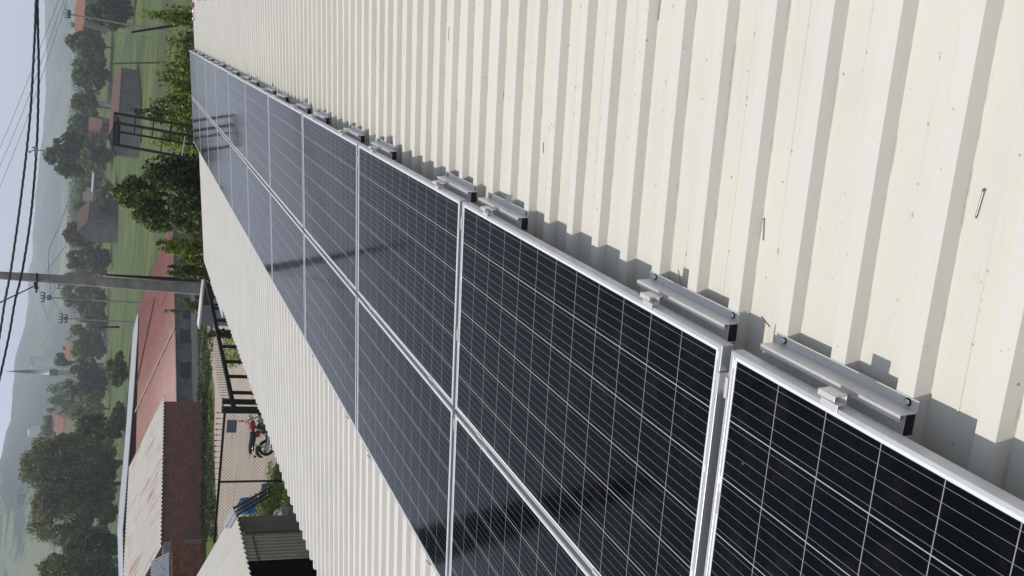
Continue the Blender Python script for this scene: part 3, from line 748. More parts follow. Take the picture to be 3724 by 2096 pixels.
T('bush', 'dense mid green bush filling the gap right of the first panel column end', 'bush', 10, 140, 590, 33, 'leaf_mid', 10200, .08, -.55, 40, .40, 52, BG, bot=720)
T('bush', 'dense dark bush behind the yellow spotted one', 'bush', 250, 420, 600, 34, 'leaf_mid', 11900, .08, -.55, 40, .40, 53, BG, bot=720)
T('bush', 'low bush under the steel stand', 'bush', 400, 560, 610, 32, 'leaf_fresh', 11050, .075, -.55, 40, .40, 54, BG, bot=720)
T('bush', 'dark low bush hugging the roof end', 'bush', 90, 300, 640, 27, 'leaf_dark', 10200, .07, -.55, 40, .40, 55, BG, bot=720)
T('bush', 'wide yellow green bush in the gap above the bright corner bush', 'bush', -80, 60, 585, 36, 'leaf_fresh', 9000, .085, -.55, 40, .40, 56, BG, bot=720)
T('bush', 'tall bright bush standing highest along the roof end hedge', 'bush', 120, 260, 548, 34, 'leaf_fresh', 11000, .08, -.55, 40, .40, 57, BG, bot=720)
T('bush', 'olive leafed bush between the meadow stake and the steel stand', 'bush', 280, 400, 572, 35, 'leaf_olive', 9000, .08, -.55, 40, .40, 58, BG, bot=720)
T('bush', 'sunlit bush with loose twigs right behind the stand legs', 'bush', 430, 540, 600, 34, 'leaf_fresh', 9000, .08, -.55, 40, .40, 59, BG, bot=720)
# far woods on the valley floor and lower slopes, one mass
cl = []; r = random.Random(77)
for i in range(520):
    a = r.uniform(-.5, .25); d = r.choice([r.uniform(430, 620), r.uniform(620, 1000)])
    x, y = math.sin(a) * d, math.cos(a) * d
    e = skyel(a); D = hillr(a); tt = max(0, min(1, (d - 560) / (D - 560))); s_ = tt * tt * (3 - 2 * tt)
    z = (terrain(x, y) + (math.tan(e) * D) * s_ ** 1.15) if d > 560 else terrain(x, y)
    for j in range(3): cl.append((x + r.uniform(-14, 14), y + r.uniform(-8, 8), z + r.uniform(0, 4), r.uniform(4, 9), r.uniform(4, 9), r.uniform(2.5, 5)))
o = leaves_mesh('far_woods', cl, 42000, 1.3, 78, M['leaf_dark'], None, 1.2); tag(o, kind='stuff')

# ================================================================== HOUSES
def nview(P0, P1):
    u = (P1 - P0); u.z = 0; u.normalize(); n = Vector((-u.y, u.x, 0))
    if n.dot(Vector((CAM.x, CAM.y, 0)) - P0) > 0: n = -n
    return u, n                                  # n points away from the camera
def corr(mb, A, B_, C, D, nr, amp, mi=0, seg=1):
    """corrugated sheet A-B eave, D-C ridge; ribs run from AB to DC"""
    A, B_, C, D = map(Vector, (A, B_, C, D)); nrm = (B_ - A).cross(D - A).normalized()
    if nrm.z < 0: nrm = -nrm
    k = nr * 4; b0 = len(mb.v)
    for j in range(seg + 1):
        for i in range(k + 1):
            p = A.lerp(B_, i / k).lerp(D.lerp(C, i / k), j / seg) + nrm * amp * (0, 1, 1, 0)[i % 4] * 1.0
            mb.v.append(tuple(p))
    for j in range(seg):
        for i in range(k):
            q = b0 + j * (k + 1) + i; mb.f.append((q, q + 1, q + k + 2, q + k + 1)); mb.m.append(mi)
def mat_tile(name, col):
    t = NT(name); wv = t.n('ShaderNodeTexWave'); wv.bands_direction = 'X'; wv.inputs['Scale'].default_value = 1.2; t.l(t.coord(), wv.inputs['Vector'])
    n = t.noise(t.coord(), 1.2, 6, .7)
    c = t.ramp(n, [(.3, [x * .6 for x in col]), (.55, col), (.8, [min(1, x * 1.25) for x in col])])
    t.set(Base_Color=c, Roughness=.85); t.bump(wv.outputs[0], .05, .7); return t.m
M['tile_orange'] = mat_tile('orange_roof_tiles', (.30, .12, .07)); M['tile_brown'] = mat_tile('brown_roof_tiles', (.17, .082, .056))
M['tile_salmon'] = mat_tile('salmon_roof_tiles', (.20, .115, .09))
def house(name, label, py0, py1, pe, pr_, Y, depth, wallm, roofm, Y2=None, windows=0, door=False, gable=True, pb=None, over=.35, cat='house', chimney=False):
    if pb is not None and Y < 245:
        k_ = (Y2 or Y) / Y; Y = max(Y, min(gnd(pb, (py0 + py1) / 2).y, 430)); Y2 = Y * k_; depth *= 1.3
    P0 = foot(pe, py0, Y); P1 = foot(pe, py1, Y2 or Y); u, n = nview(P0, P1); L = (P1 - P0).length
    if (P1 - P0).dot(u) < 0: u = -u
    gz = min(P0.z, P1.z)
    if pb is not None: gz = min(gz, ztop(P0.x, P0.y, pb))
    he = ztop(P0.x, P0.y, pe) - gz; mp = (P0 + P1) / 2 + n * depth / 2; hr = max(he + .4, ztop(mp.x, mp.y, pr_) - gz)
    t_ = thing(name, label, cat, Vector((P0.x, P0.y, gz)))
    def q(a, b_, z): v = u * a + n * b_; return (v.x, v.y, z)
    mb = MB()
    vs = [q(0, 0, -1), q(L, 0, -1), q(L, depth, -1), q(0, depth, -1), q(0, 0, he), q(L, 0, he), q(L, depth, he), q(0, depth, he), q(0, depth / 2, hr - .05), q(L, depth / 2, hr - .05)]
    mb.add(vs, [(0, 1, 5, 4), (1, 2, 6, 9, 5), (2, 3, 7, 6), (3, 0, 4, 8, 7)]); mb.build('wall', wallm, t_)
    sl = (hr - he) / (depth / 2); mb = MB(); o_ = over
    for a, b_ in ((0, 1), (1, 0)):
        y0 = -o_ if a == 0 else depth + o_
        A = q(-o_, y0, he - o_ * sl + .06); B_ = q(L + o_, y0, he - o_ * sl + .06); C = q(L + o_, depth / 2, hr + .06); D = q(-o_, depth / 2, hr + .06)
        mb.quad(A, B_, C, D); mb.quad(*[(v[0], v[1], v[2] - .1) for v in (A, B_, C, D)]); mb.quad(A, B_, (B_[0], B_[1], B_[2] - .1), (A[0], A[1], A[2] - .1))
    ro_ = mb.build('roof', roofm, t_)
    if chimney:
        mb = MB(); c = Vector(q(L * .3, depth * .45, hr)); mb.box((c.x - .3, c.y - .3, hr - .6), (c.x + .3, c.y + .3, hr + .7)); mb.build('chimney', M['white'], ro_)
    for i in range(windows):
        a = L * (i + .6) / (windows + .2); mb = MB(); hh = he * .3
        f0 = q(a, -.05, hh + .4 * he); 
        mb.quad(q(a - .45, -.04, hh), q(a + .45, -.04, hh), q(a + .45, -.04, hh + .42 * he), q(a - .45, -.04, hh + .42 * he))
        wn = mb.build('window', M['black'], t_)
    if door:
        mb = MB(); mb.quad(q(L * .12, -.05, 0), q(L * .12 + 1, -.05, 0), q(L * .12 + 1, -.05, he * .8), q(L * .12, -.05, he * .8)); mb.build('door', M['black'], t_)
    return t_
house('long_barn', 'long low stone barn with a brown tiled roof across the meadow', 246, 425, 441, 404, 105, 7, M['greywall'], M['tile_brown'], Y2=90, windows=3, pb=492, cat='barn')
house('farm_house', 'house with orange hipped roof at the top picture edge', -60, 112, 314, 276, 190, 9, M['greywall'], M['tile_orange'], windows=3, cat='house', chimney=True, pb=396)
house('hut', 'small dark hut with brown roof beside the steel stand', 438, 508, 368, 322, 120, 6, M['greywall'], M['tile_brown'], windows=1, door=True, pb=408, cat='hut')
house('farm_house', 'flat grey fronted farmhouse with a pale roof edge', 600, 700, 345, 335, 150, 7, M['greywall'], M['poly'], windows=3, pb=378)
house('farm_house', 'farmhouse with salmon roof and dark gable wall', 732, 812, 325, 286, 120, 4.5, M['greywall'], M['tile_salmon'], Y2=112, windows=2, door=True, pb=412)
house('hut', 'dark old shed joined to the farmhouse with the dark gable', 690, 735, 338, 302, 118, 5, M['greywall'], M['wood'], pb=375, cat='hut')
house('village_house', 'orange roofed village house half behind the bright green tree', 1252, 1312, 256, 238, 415, 11, M['white'], M['tile_orange'], windows=2, pb=275)
house('village_house', 'second orange roofed house just below the first near the minaret', 1262, 1318, 302, 262, 410, 12, M['white'], M['tile_orange'], pb=320)
house('village_house', 'narrow orange roof sheet in the haze above the yellow walled house', 1512, 1570, 200, 186, 425, 12, M['white'], M['tile_orange'], pb=240)
M['yellow'] = simple('yellow_wall', (.62, .47, .25), .8)
house('village_house', 'hazy orange roofed house with a yellow wall left of the minaret', 1528, 1598, 232, 206, 420, 12, M['yellow'], M['tile_orange'], windows=2, pb=270)
house('village_house', 'low red roofed house with white wall seen past the utility pole', 1043, 1092, 375, 353, 200, 7, M['white'], M['tile_orange'], windows=2, pb=393)
house('village_house', 'tiny pale house high on the left hillside', 1312, 1332, 122, 110, 900, 12, M['white'], M['tile_salmon'], pb=135, cat='house')
house('village_house', 'small white house by the hillside track', 1568, 1590, 108, 100, 900, 12, M['white'], M['poly'], pb=120)
house('village_house', 'pale house between the farm trees above the barn', 362, 385, 268, 258, 200, 7, M['white'], M['poly'], pb=395)
# minaret
P = foot(215, 1356, 450); mt = thing('minaret', 'slim white minaret with dark pointed spire rising from the trees', 'minaret', P)
def zz(px): return ztop(P.x, P.y, px) - P.z
k = 450 / F
mb = MB(); mb.tube([(0, 0, 0), (0, 0, zz(208))], 9 * k, 14); mb.tube([(0, 0, zz(180)), (0, 0, zz(122))], [7.6 * k, 7 * k], 14); mb.build('shaft', M['white'], mt, True)
mb = MB(); mb.tube([(0, 0, zz(210)), (0, 0, zz(203)), (0, 0, zz(181))], [9 * k, 12.5 * k, 12.5 * k], 14); mb.build('balcony', M['greywall'], mt)
mb = MB(); mb.tube([(0, 0, zz(123)), (0, 0, zz(98)), (0, 0, zz(60)), (0, 0, zz(24))], [7.4 * k, 6 * k, 3.2 * k, .5 * k], 12); mb.build('spire', M['greywall'], mt, True)

# ================================================================== PINK AND RUSTY ROOFED BUILDINGS
def proj(P):
    v = CR @ (MW.transposed() @ (Vector(P) - CAM)); return 1862 + F * v.x / v.z, 1048 + F * v.y / v.z
def along(P, u, py):
    best = None; k = -90.0
    while k < 90:
        Q = P + u * k
        if Q.y > CAM.y + 4:
            e_ = abs(proj(Q)[1] - py)
            if best is None or e_ < best[0]: best = (e_, k)
        k += .25
    lo_, hi_ = best[1] - .3, best[1] + .3; f0 = proj(P + u * lo_)[1] > py
    for _ in range(40):
        m = (lo_ + hi_) / 2
        if (proj(P + u * m)[1] > py) == f0: lo_ = m
        else: hi_ = m
    return P + u * lo_
def mat_pink():
    t = NT('faded_pink_metal'); o = t.coord(scale=(1, 1, 1))
    n = t.noise(t.coord(scale=(.9, .9, .9)), .5, 4); n2 = t.noise(t.coord(scale=(2.2, .5, 1)), 1.4, 7, .7)
    c = t.ramp(n, [(.3, (.33, .125, .10)), (.7, (.41, .165, .135))])
    c = t.mix(t.ramp(n2, [(.42, 0), (.62, .8)]), c, (.25, .125, .11))
    t.set(Base_Color=c, Roughness=.5); return t.m
M['pink'] = mat_pink()
M['rusty'] = mat_ribmetal('rust_streaked_sheet', (.58, .54, .52), .1, 0, rust=.555, rustcol=(.32, .13, .065), rough=.55)
M['galv'] = mat_ribmetal('rusty_galvanised_strip', (.50, .53, .56), .1, 1, rust=.66, rustcol=(.30, .14, .08), rough=.4)
M['brick'] = None
def mat_brick():
    t = NT('hollow_brick_wall'); o = t.coord('Object'); br = t.n('ShaderNodeTexBrick'); mp = t.n('ShaderNodeMapping')
    tc = t.n('ShaderNodeTexCoord'); t.l(tc.outputs['UV'], br.inputs['Vector'])
    br.inputs['Scale'].default_value = 1; br.inputs['Brick Width'].default_value = .26; br.inputs['Row Height'].default_value = .15; br.inputs['Mortar Size'].default_value = .02
    br.inputs['Color1'].default_value = (.32, .10, .05, 1); br.inputs['Color2'].default_value = (.15, .055, .033, 1); br.inputs['Mortar'].default_value = (.20, .17, .145, 1)
    br.inputs['Bias'].default_value = -.1
    n = t.noise(o, 1.3, 5, .7)
    c = t.mix(t.ramp(n, [(.4, 0), (.75, .45)]), br.outputs[0], (.075, .05, .04))
    c = t.mix(t.ramp(t.noise(o, 3, 3), [(.68, 0), (.72, .8)]), c, (.24, .23, .21))
    t.set(Base_Color=c, Roughness=.95); t.bump(br.outputs[1], -.01, 1); return t.m
M['brick'] = mat_brick()
def uvwall(mb_obj, A, u):
    me = mb_obj.data; uv = me.uv_layers.new(name='UVMap')
    for lp in me.loops:
        co_ = me.vertices[lp.vertex_index].co; uv.data[lp.index].uv = (co_.x * u.x + co_.y * u.y, co_.z)
# pink
Q1, Q2 = gnd(708, 1070), gnd(719, 1463); u, n = nview(Q1, Q2)
if proj(Q1 + u)[1] < proj(Q1)[1]: u = -u           # u runs towards larger py (world left)
Efar = along(Q1, u, 800); Enear = along(Q1, u, 1500); base = min(Q1.z, Q2.z)
zE = ztop(Q2.x, Q2.y, 642)
pk = thing('pink_roofed_barn', 'long low barn with faded pink metal roof and grey walls beyond the street', 'barn', Vector((Q2.x, Q2.y, base)))
def lo(P): return (P.x - Q2.x, P.y - Q2.y, P.z - base)
def V(P, z): return Vector((P.x, P.y, z))
wR = 6.5
Rp = Q2 + n * wR; zR = ztop(Rp.x, Rp.y, 497)
Rfar = along(V(Q1 + n * wR, zR), u, 1117); Rnear = along(V(Q1 + n * wR, zR), u, 1760)
Ef = along(V(Q1 - n * .35, zE), u, 800); En = along(V(Q1 - n * .35, zE), u, 1640)
mb = MB(); corr(mb, lo(Ef), lo(En), lo(Rnear), lo(Rfar), 90, .09)
b2 = V(Rfar + n * wR * 2, zE); b3 = V(Rnear + n * wR, zE - .3); mb.quad(lo(Rfar), lo(Rnear), lo(b3), lo(V(Rfar + n * wR, zE - .3)))
rf = mb.build('roof', M['pink'], pk)
sv = rf.modifiers.new('thick', 'SOLIDIFY'); sv.thickness = .01; sv.offset = -1
# pale joint strip that runs slantwise over the sheets
mb = MB()
for (ax, ay), (bx, by) in (((568, 1085), (528, 1420)), ((640, 1195), (520, 1500))):
    A = (Vector(0 for _ in range(3)))
def onroof(px, py):
    N = (En - Ef).cross(Rfar - Ef).normalized(); d = ray(px, py); t_ = (Ef - CAM).dot(N) / d.dot(N)
    if N.z < 0: N = -N
    return CAM + d * t_ + N * .12
for (a, b_) in (((565, 1088), (500, 1400)), ((640, 1190), (496, 1500))):
    A, B_ = onroof(*a), onroof(*b_); mb.bar(lo(A), lo(B_), .34, .02)
mb.build('joint_strip', simple('pale_joint', (.50, .43, .30), .7), rf)
mb = MB(); Wf, Wn = along(Q1, u, 815), along(Q1, u, 1640)
mb.quad((Wf.x - Q2.x, Wf.y - Q2.y, -1.5), (Wn.x - Q2.x, Wn.y - Q2.y, -1.5), lo(V(Wn, zE - .02)), lo(V(Wf, zE - .02)))
mb.quad((Wf.x - Q2.x, Wf.y - Q2.y, -1.5), (Wf.x + n.x * 13 - Q2.x, Wf.y + n.y * 13 - Q2.y, -1.5), lo(V(Wf + n * 13, zE - .3)), lo(V(Wf, zE - .02)))
mb.build('wall', simple('stained_render', (.17, .17, .165), .9, 0, .45, 1.4), pk)
def onwall(px, py, off=.03):
    N = n; d = ray(px, py); t_ = (Q1 - CAM).dot(N) / d.dot(N); return CAM + d * t_ - n * off
for (x0, x1, y0, y1) in ((657, 692, 1318, 1378), (655, 690, 1200, 1248), (658, 705, 1085, 1105), (665, 700, 1130, 1160)):
    mb = MB(); mb.quad(*[lo(onwall(*p)) for p in ((x1, y0), (x1, y1), (x0, y1), (x0, y0))]); mb.build('window', simple('window_dark', (.045, .048, .055), .5), pk)
mb = MB(); a_, b_ = onwall(712, 1050, .5), onwall(722, 1465, .5); zc = gnd(716, 1250).z + .02
a_, b_ = gnd(710, 1050), gnd(722, 1466)
kk = thing('kerb_wall', 'low pale concrete kerb wall along the grey barn wall', 'wall', (b_.x, b_.y, b_.z))
mb = MB(); mb.bar((a_.x - b_.x, a_.y - b_.y, a_.z - b_.z + .12), (0, 0, .12), .18, .5); mb.build('kerb', simple('kerb_concrete', (.40, .38, .34), .85), kk)
# raised strip roof behind the ridges
ups = [(500, 1145), (486, 1205), (470, 1420), (455, 1625), (438, 1805), (429, 1925), (434, 2110)]
lows = [(503, 1145), (502, 1205), (488, 1420), (472, 1625), (458, 1805), (448, 1925), (449, 2110)]
rv = thing('raised_roof_strip', 'narrow rust spotted metal roof strip rising behind the pink and streaked roofs', 'roof', V(Rfar, zR - 1))
L1, L2 = [], []
for (ux, uy), (lx, ly) in zip(ups, lows):
    A = along(V(Q1 + n * (wR + .8), zR), u, ly); A.z = ztop(A.x, A.y, lx); Bq = A + n * 1.6; Bq = along(Bq, u, uy); Bq.z = ztop(Bq.x, Bq.y, ux); L1.append(A); L2.append(Bq)
mb = MB(); O = V(Rfar, zR - 1)
for i in range(len(L1) - 1):
    mb.quad(L1[i] - O, L1[i + 1] - O, L2[i + 1] - O, L2[i] - O)
o = mb.build('sheet', M['galv'], rv); sv = o.modifiers.new('thick', 'SOLIDIFY'); sv.thickness = .04
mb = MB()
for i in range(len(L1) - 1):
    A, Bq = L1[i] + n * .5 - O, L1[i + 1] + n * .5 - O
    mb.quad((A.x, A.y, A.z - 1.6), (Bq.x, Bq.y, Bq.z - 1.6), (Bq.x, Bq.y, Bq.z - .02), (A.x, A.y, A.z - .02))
mb.build('shaded_wall', M['black'], rv)  # wall coloured black to stand for the shadow gap under the strip
# brick building with rust streaked roof
B1, B2 = gnd(745, 1463), gnd(741, 1850); u2, n2 = nview(B1, B2)
if proj(B1 + u2)[1] < proj(B1)[1]: u2 = -u2
base2 = min(B1.z, B2.z); zB = ztop(B1.x, B1.y, 602)
bk = thing('brick_barn', 'red hollow brick barn with rust streaked pale corrugated roof', 'barn', V(B1, base2))
def lb(P): return (P.x - B1.x, P.y - B1.y, P.z - base2)
EB1 = along(V(B1 - n2 * .35, zB), u2, 1440); EB2 = along(V(B1 - n2 * .35, zB), u2, 1986)
EB1.z = ztop(EB1.x, EB1.y, 599); EB2.z = ztop(EB2.x, EB2.y, 588)
wB = 1.0
while proj(EB1 + n2 * wB)[1] < 1699 and wB < 25: wB += .1
TB1 = EB1 + n2 * wB; TB1.z = ztop(TB1.x, TB1.y, 472); TB2 = EB2 + n2 * wB; TB2.z = TB1.z + (EB2.z - EB1.z)
M['rusty'] = mat_ribmetal('rust_streaked_sheet_b', (.42, .40, .385), .1, 0, rust=.545, rustcol=(.28, .12, .06), rough=.55, ang=math.atan2(n2.y, n2.x))
mb = MB(); corr(mb, lb(EB1), lb(EB2), lb(TB2), lb(TB1), 40, .07, 0, 2)
rb = mb.build('roof', M['rusty'], bk); sv = rb.modifiers.new('thick', 'SOLIDIFY'); sv.thickness = .012; sv.offset = -1
Wb2 = along(V(B1, 0), u2, 1992)
mb = MB()
mb.quad(lb(V(B1, base2 - 1)), lb(V(Wb2, base2 - 1)), lb(V(Wb2, EB2.z + .0)), lb(V(B1, EB1.z + .0)))
wl = mb.build('front_wall', M['brick'], bk); uvwall(wl, B1, u2)
mb = MB(); e1, e2 = B1 + n2 * wB, Wb2 + n2 * wB
mb.add([lb(V(B1, base2 - 1)), lb(V(e1, base2 - 1)), lb(V(e1, TB1.z - .1)), lb(V(B1, EB1.z))], [(0, 1, 2, 3)])
mb.add([lb(V(Wb2, base2 - 1)), lb(V(e2, base2 - 1)), lb(V(e2, TB2.z - .1)), lb(V(Wb2, EB2.z))], [(0, 1, 2, 3)])
mb.add([lb(V(e1, base2 - 1)), lb(V(e2, base2 - 1)), lb(V(e2, TB2.z - .1)), lb(V(e1, TB1.z - .1))], [(0, 1, 2, 3)])
sw = mb.build('side_wall', M['brick'], bk); uvwall(sw, B1, n2)
# annex: lighter brick wall with blue grey corrugated awning, concrete beam and post
A0 = Wb2 + n2 * -.02; A9 = along(V(Wb2, 0), u2, 2300)
an = thing('brick_annex', 'lighter patched brick annex with a blue grey corrugated awning at the bottom corner', 'annex', V(A0, base2))
def la(P): return (P.x - A0.x, P.y - A0.y, P.z - base2)
mb = MB(); zt = ztop(A0.x, A0.y, 628)
mb.box((0, 0, 0), (.001, .001, .001)); mb.v = []; mb.f = []; mb.m = []
mb.quad(la(V(A0, base2 - 1)), la(V(A9, base2 - 1)), la(V(A9, zt)), la(V(A0, zt)))
t = NT('patched_brick'); tcn = t.n('ShaderNodeTexCoord'); br = t.n('ShaderNodeTexBrick'); t.l(tcn.outputs['UV'], br.inputs['Vector'])
br.inputs['Scale'].default_value = 1; br.inputs['Brick Width'].default_value = .3; br.inputs['Row Height'].default_value = .19; br.inputs['Mortar Size'].default_value = .016
br.inputs['Color1'].default_value = (.34, .125, .055, 1); br.inputs['Color2'].default_value = (.15, .055, .035, 1); br.inputs['Mortar'].default_value = (.14, .12, .11, 1)
t.set(Base_Color=br.outputs[0], Roughness=.95)
aw = mb.build('wall', t.m, an); uvwall(aw, A0, u2)
mb = MB(); mb.bar(la(V(A0 - n2 * .1, ztop(A0.x, A0.y, 605))), la(V(A9 - n2 * .1, ztop(A0.x, A0.y, 605))), .4, .42); mb.build('concrete_beam', M['concrete'], an)
mb = MB()
a0_, a1_ = along(V(A0 - n2 * .6, 0), u2, 2018), along(V(A0 - n2 * .6, 0), u2, 2300)
z0_, z1_ = ztop(a0_.x, a0_.y, 617), ztop(a0_.x, a0_.y, 570)
corr(mb, la(V(a0_, z0_)), la(V(a1_, z0_)), la(V(a1_ + n2 * .9, z1_ + .2)), la(V(a0_ + n2 * .9, z1_ + .2)), 24, .08)
mb.build('awning', mat_ribmetal('blue_grey_sheet', (.40, .46, .52), .1, 0, rust=.6, rustcol=(.45, .22, .10)), an)
mb = MB(); p_ = along(V(B1 - n2 * .08, 0), u2, 1985); mb.bar(lb(V(p_, ztop(p_.x, p_.y, 670))), lb(V(p_, base2 - .5)), .22, .12); mb.build('wall_post', M['concrete'], bk)
# verge grass clumps along the wall foot
cl = []; r = random.Random(5)
for py in range(1000, 1960, 6):
    for j in range(3):
        p0 = gnd(735 + r.uniform(-8, 42) + max(0, (py - 1600) * .05), py); cl.append((p0.x, p0.y, p0.z + .08, .35, .35, .16))
o = leaves_mesh('verge_grass', cl, 16000, .06, 9, mat_leaf('verge_leaves', (0.014, 0.022, 0.006), (0.035, 0.052, 0.012), (0.085, 0.105, 0.025)), None, 2.6); tag(o, kind='stuff')  # leaf colours darkened, tree shade put into the colour

# ================================================================== UTILITY POLE AND CABLES
Pb = foot(741, 1052, 45); up_ = thing('utility_pole', 'tall tapered grey concrete utility pole rising behind the street fence', 'utility pole', Pb)
z0, z1 = 0, 15.5
s45 = 45 / F
def wpx(h): # half widths along height
    a = ztop(Pb.x, Pb.y, 741) - Pb.z; b_ = ztop(Pb.x, Pb.y, 0) - Pb.z; q = (h - a) / (b_ - a); return (40 + (24 - 40) * q) * s45 * .5
mb = MB(); hs = [-.5, 3, 6, 9, 12, 15.5]; wv_ = [max(.11, wpx(h)) for h in hs]
for i in range(len(hs) - 1):
    a, b_ = wv_[i], wv_[i + 1]; za, zb_ = hs[i], hs[i + 1]
    def ringp(w_, z_): k_ = .06; d_ = w_ * .8; return [(-w_, -d_ + k_, z_), (-w_ + k_, -d_, z_), (w_ - k_, -d_, z_), (w_, -d_ + k_, z_), (w_, d_ - k_, z_), (w_ - k_, d_, z_), (-w_ + k_, d_, z_), (-w_, d_ - k_, z_)]
    mb.add(ringp(a, za) + ringp(b_, zb_), [(j, (j + 1) % 8, 8 + (j + 1) % 8, 8 + j) for j in range(8)])
mb.add(ringp(wv_[-1], hs[-1]), [tuple(range(8))])
mb.build('shaft', M['concrete'], up_)
hb = ztop(Pb.x, Pb.y, 136) - Pb.z; hw = wpx(hb)
mb = MB(); mb.bar((-hw - .18, -.3, hb), (hw + .12, -.3, hb), .07, .09); mb.ball((-hw - .2, -.32, hb), .09); mb.ball((-hw - .0, -.34, hb + .05), .08); mb.tube([(-hw - .2, -.32, hb), (-hw - .42, -.34, hb - .02)], .045, 6); mb.build('cable_bracket', M['black'], up_, True)
mb = MB(); x_ = hw
for i, h in enumerate((14.6, 13.9)): mb.bar((-.9, -.25, h), (.9, -.25, h), .1, .1)
mb.build('crossarm', M['steel'], up_)
br_ = thing('pole_brace', 'black tarred brace post leaning close against the utility pole', 'brace', foot(741, 1022, 45.6))
qb = foot(741, 1022, 45.6); tb = at(385, 1000, 45.6)
mb = MB(); mb.tube([(0, 0, -.3), tuple((tb - qb) * .5), tuple(tb - qb)], [.15, .11, .04], 8); mb.build('post', M['black'], br_, True)
# stand-in tree outside the picture, added for the dark band mirrored in the glass
a_ = R_(-34.3); d_ = 34.0; Ps = Vector((CAM.x + math.sin(a_) * d_, CAM.y + math.cos(a_) * d_, terrain(0, 14)))
u3 = thing('mirrored_tree', 'dark column shaped tree added out of view to be mirrored in the near panels', 'tree', Ps)
mb = MB(); mb.tube([(0, 0, -.3), (0, 0, 8), (0, 0, 18)], [.3, .2, .05], 8); mb.build('trunk', M['bark'], u3, True)
leaves_mesh('crown', [(random.Random(i).uniform(-.1, .1), 0, 1.2 + i * .55, (.62 * (1 - (i / 36) ** 3) + .15), .7 * (1 - (i / 36) ** 3) + .15, .9) for i in range(33)], 9000, .22, 91, M['leaf_dark'], u3)
def cable(name, label, pts, Y, r, mat, twist=False, group=None, ys_=None):
    P3 = [at(px, py, Y if ys_ is None else ys_[i]) for i, (px, py) in enumerate(pts)]
    # smooth
    out = []
    for i in range(len(P3) - 1):
        p0, p1, p2, p3 = P3[max(i - 1, 0)], P3[i], P3[i + 1], P3[min(i + 2, len(P3) - 1)]
        for j in range(10):
            t_ = j / 10; out.append(.5 * ((2 * p1) + (p2 - p0) * t_ + (2 * p0 - 5 * p1 + 4 * p2 - p3) * t_ ** 2 + (3 * p1 - p0 - 3 * p2 + p3) * t_ ** 3))
    out.append(P3[-1]); O = out[0]; o = thing(name, label, 'cable', O, (0, 0, 0), group); mb = MB()
    if twist:
        fine = []
        for i in range(len(out) - 1):
            for j in range(6): fine.append(out[i].lerp(out[i + 1], j / 6))
        fine.append(out[-1]); s_ = 0
        for k_ in range(3):
            pts_ = []; s_ = 0
            for i, p in enumerate(fine):
                if i: s_ += (fine[i] - fine[i - 1]).length
                a = s_ * 2 * math.pi / .84 + k_ * 2.094
                pts_.append(p - O + Vector((0, math.cos(a), math.sin(a))) * r * .75)
            mb.tube(pts_, r * .72, 5)
    else: mb.tube([p - O for p in out], r, 6)
    mb.build('strand', mat, o, True); return o
cable('overhead_cable', 'upper thick twisted black cable crossing the sky', [(138, -160), (131, 0), (127, 118), (121, 236), (111, 405), (97, 548), (83, 666), (64, 815), (38, 992), (18, 1095), (0, 1213), (-30, 1390)], 30, .025, M['wire'], True)
cable('overhead_cable', 'lower thick twisted black cable carrying the spacer cross', [(133, -160), (136, 0), (139, 148), (141, 236), (138.5, 405), (134, 530), (124, 666), (108, 820), (80, 992), (55, 1095), (34, 1215), (0, 1371), (-40, 1540)], 30, .025, M['wire'], True)
cable('overhead_cable', 'straight thick service cable rising from the pole bracket', [(136, 1036), (68, 1068), (0, 1101), (-60, 1130)], 0, .03, M['wire'], False, None, [44.6, 40, 36, 32])
WG = 'thin overhead wires'
cable('overhead_wire', 'thin wire highest of the three parallel ones', [(230, -40), (214, 0), (60, 397), (0, 536), (-30, 610)], 70, .014, M['thin'], False, WG)
cable('overhead_wire', 'thin wire in the middle of the three parallel ones', [(250, -40), (233, 0), (83, 408), (0, 604), (-30, 680)], 70, .014, M['thin'], False, WG)
cable('overhead_wire', 'thin wire lowest of the three parallel ones', [(262, -40), (245, 0), (106, 412), (0, 680), (-30, 760)], 70, .014, M['thin'], False, WG)
cable('overhead_wire', 'slack distant wire from the tall dark tree to the hillside', [(279, 654), (258, 712), (236, 769), (215, 825), (190, 880), (177, 915), (176, 962), (182, 1030), (184, 1075)], 130, .035, M['thin'], False, WG)
cable('overhead_wire', 'straight distant wire passing behind the utility pole', [(238, 895), (200, 948), (165, 995), (200, 1040), (184, 1078)], 130, .03, M['thin'], False, WG)
cable('overhead_wire', 'wire sagging between the two crossarm poles', [(184, 1082), (206, 1110), (226, 1143)], 140, .03, M['thin'], False, WG)
cable('overhead_wire', 'faint wire running left from the pole bracket down to the trees', [(140, 1036), (148, 1075), (160, 1120), (172, 1160)], 60, .012, M['thin'], False, WG)
# spacer cross on the lower cable
sp = at(132, 549, 30); st = thing('cable_spacer', 'small four armed spacer cross hanging on the lower cable', 'cable spacer', sp)
mb = MB(); k = 15 / F
arms = [(-22, 4), (-12, -13), (24, 1), (-2, 18)]
for dz, dx in ((19, -23), (8, -13), (-28, -6)):
    pass
for (dpx, dpy) in ((-24, 4), (-10, -12), (27, 0), (-3, 12)):
    q = at(132 + dpx, 549 + dpy, 30) - sp; mb.tube([(0, 0, 0), tuple(q * .5 + Vector((.02, 0, .02))), tuple(q)], [.024, .016, .016], 6)
    mb.ball(tuple(q), .034)
mb.tube([tuple(at(133.5, 530, 30) - sp), tuple(at(130.5, 572, 30) - sp)], .045, 6)
mb.build('arms', M['concrete'], st, True)
